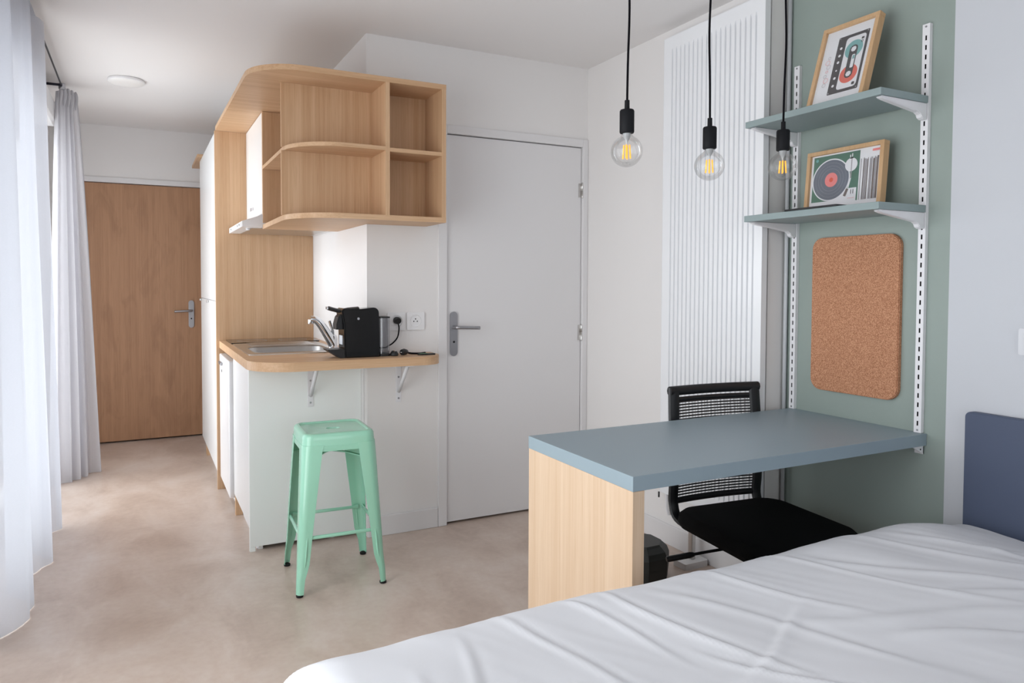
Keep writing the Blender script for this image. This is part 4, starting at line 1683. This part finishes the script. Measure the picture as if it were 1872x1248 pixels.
# duvet: draped cloth with soft rolled edges and wrinkles
dv_b = BM()
NX, NY = 300, 210


def smooth01(t):
    t = max(0.0, min(1.0, t))
    return t*t*(3-2*t)


def edge_fall(d, R=0.135, drop=0.30):
    """height drop and outward spread as the cloth rolls over the edge; d = arc length from the roll start"""
    L = R*math.pi/2*0.9
    if d <= 0:
        return 0.0, 0.0
    if d < L:
        a = d/L*math.pi/2
        return R*0.9*math.sin(a), R*0.75*(1-math.cos(a))
    return R*0.9+(d-L)*0.06, R*0.75+(d-L)


folds = []
rf = random.Random(21)
# long creases: (x,y) start, direction, length, width, height
for (x0, y0, ang, ln, wd_, ht) in (
        (0.98, 1.30, -75, 0.42, 0.020, 0.011), (1.02, 1.02, -62, 0.30, 0.016, 0.010), (1.10, 1.25, -60, 0.5, 0.028, 0.008),
        (1.5, 1.33, -58, 0.5, 0.022, 0.009), (1.62, 1.25, -48, 0.6, 0.03, 0.010), (1.85, 1.30, -52, 0.5, 0.026, 0.009),
        (0.72, 1.32, -82, 0.35, 0.02, 0.008), (0.85, 1.33, -70, 0.3, 0.018, 0.008), (1.28, 1.34, -66, 0.35, 0.02, 0.008),
        (2.0, 1.28, -60, 0.5, 0.03, 0.011), (1.3, 1.05, -25, 0.5, 0.035, 0.007), (1.7, 1.0, -35, 0.5, 0.03, 0.007),
        (1.0, 0.95, 20, 0.4, 0.02, 0.008), (2.1, 1.1, -20, 0.35, 0.035, 0.012), (1.42, 0.9, -30, 0.5, 0.03, 0.010),
        (0.55, 1.25, -100, 0.3, 0.02, 0.006), (0.45, 1.15, -110, 0.35, 0.025, 0.007), (1.9, 0.85, 15, 0.4, 0.03, 0.01)):
    folds.append((x0, y0, math.radians(ang), ln, wd_*0.55, ht*0.55))


def wrinkle(x, y):
    h = 0.012*noise.noise(Vector((x*2.2, y*2.6, 1.3)))
    h += 0.0065*noise.noise(Vector((x*5.2+0.9*y, y*4.4, 4.1)))
    ca, sa = math.cos(math.radians(-58)), math.sin(math.radians(-58))
    a_, c_ = x*ca+y*sa, -x*sa+y*ca
    h += 0.0034*noise.noise(Vector((a_*2.0, c_*9.0, 7.7)))
    h += 0.0016*(1-abs(noise.noise(Vector((a_*4, c_*24.0, 3.0)))))
    for x0, y0, an, ln, wd_, ht in folds:
        dx, dy = x-x0, y-y0
        al = dx*math.cos(an)+dy*math.sin(an)
        ac = -dx*math.sin(an)+dy*math.cos(an)+0.02*math.sin(al*9+x0*20)
        if -0.1 < al < ln+0.1:
            k = smooth01((al+0.1)/0.18)*smooth01((ln+0.1-al)/0.25)
            h += ht*k*math.exp(-(ac/wd_)**2)
            h -= ht*0.5*k*math.exp(-((ac-wd_*1.7)/wd_)**2)
    return h


rows = []
SIDE = 0.40
for i in range(NX+1):
    row = []
    sx_ = -SIDE+(BX1-BX0-0.15+SIDE)*i/NX          # along the bed, foot side hangs
    for j in range(NY+1):
        sy_ = -SIDE+(BY1-BY0-0.30+2*SIDE)*j/NY
        x, y = BX0+0.13+sx_, BY0+0.15+sy_
        ox, dxz = edge_fall(-sx_)
        top_y = BY1-BY0-0.30
        oy, dyz = (edge_fall(-sy_) if sy_ < 0 else edge_fall(sy_-top_y))
        X = BX0+0.13+max(sx_, 0)-ox
        Y = BY0+0.15+min(max(sy_, 0), top_y)+(-oy if sy_ < 0 else oy)
        dz = max(dxz, dyz)+0.25*min(dxz, dyz)
        Z = BZT-min(dz, 0.40)
        wr = wrinkle(X, Y)
        hang = smooth01(max(dxz, dyz)/0.2)
        Z += wr*(1-0.8*hang)
        # pillows push the cloth up a little in the middle, sag towards the headboard
        Z -= 0.045*smooth01((X-2.05)/0.33)
        # side hang ripples
        if dyz > 0.02 and sy_ > 0:
            Y += hang*0.012*math.sin(X*17+2*math.sin(X*5))
        if dxz > 0.02:
            X -= hang*0.012*math.sin(Y*15)
        row.append(dv_b.verts.new((X, Y, Z)))
    rows.append(row)
for A, B in zip(rows, rows[1:]):
    for k in range(NY):
        f = dv_b.faces.new((A[k], A[k+1], B[k+1], B[k]))
        f.smooth = True
bmesh.ops.recalc_face_normals(dv_b, faces=dv_b.faces)
du = obj('duvet', dv_b, duvet_m, origin=(1.3, 0.68, 0.2))
tag(du, 'rumpled white cotton duvet spread over the bed', 'duvet')
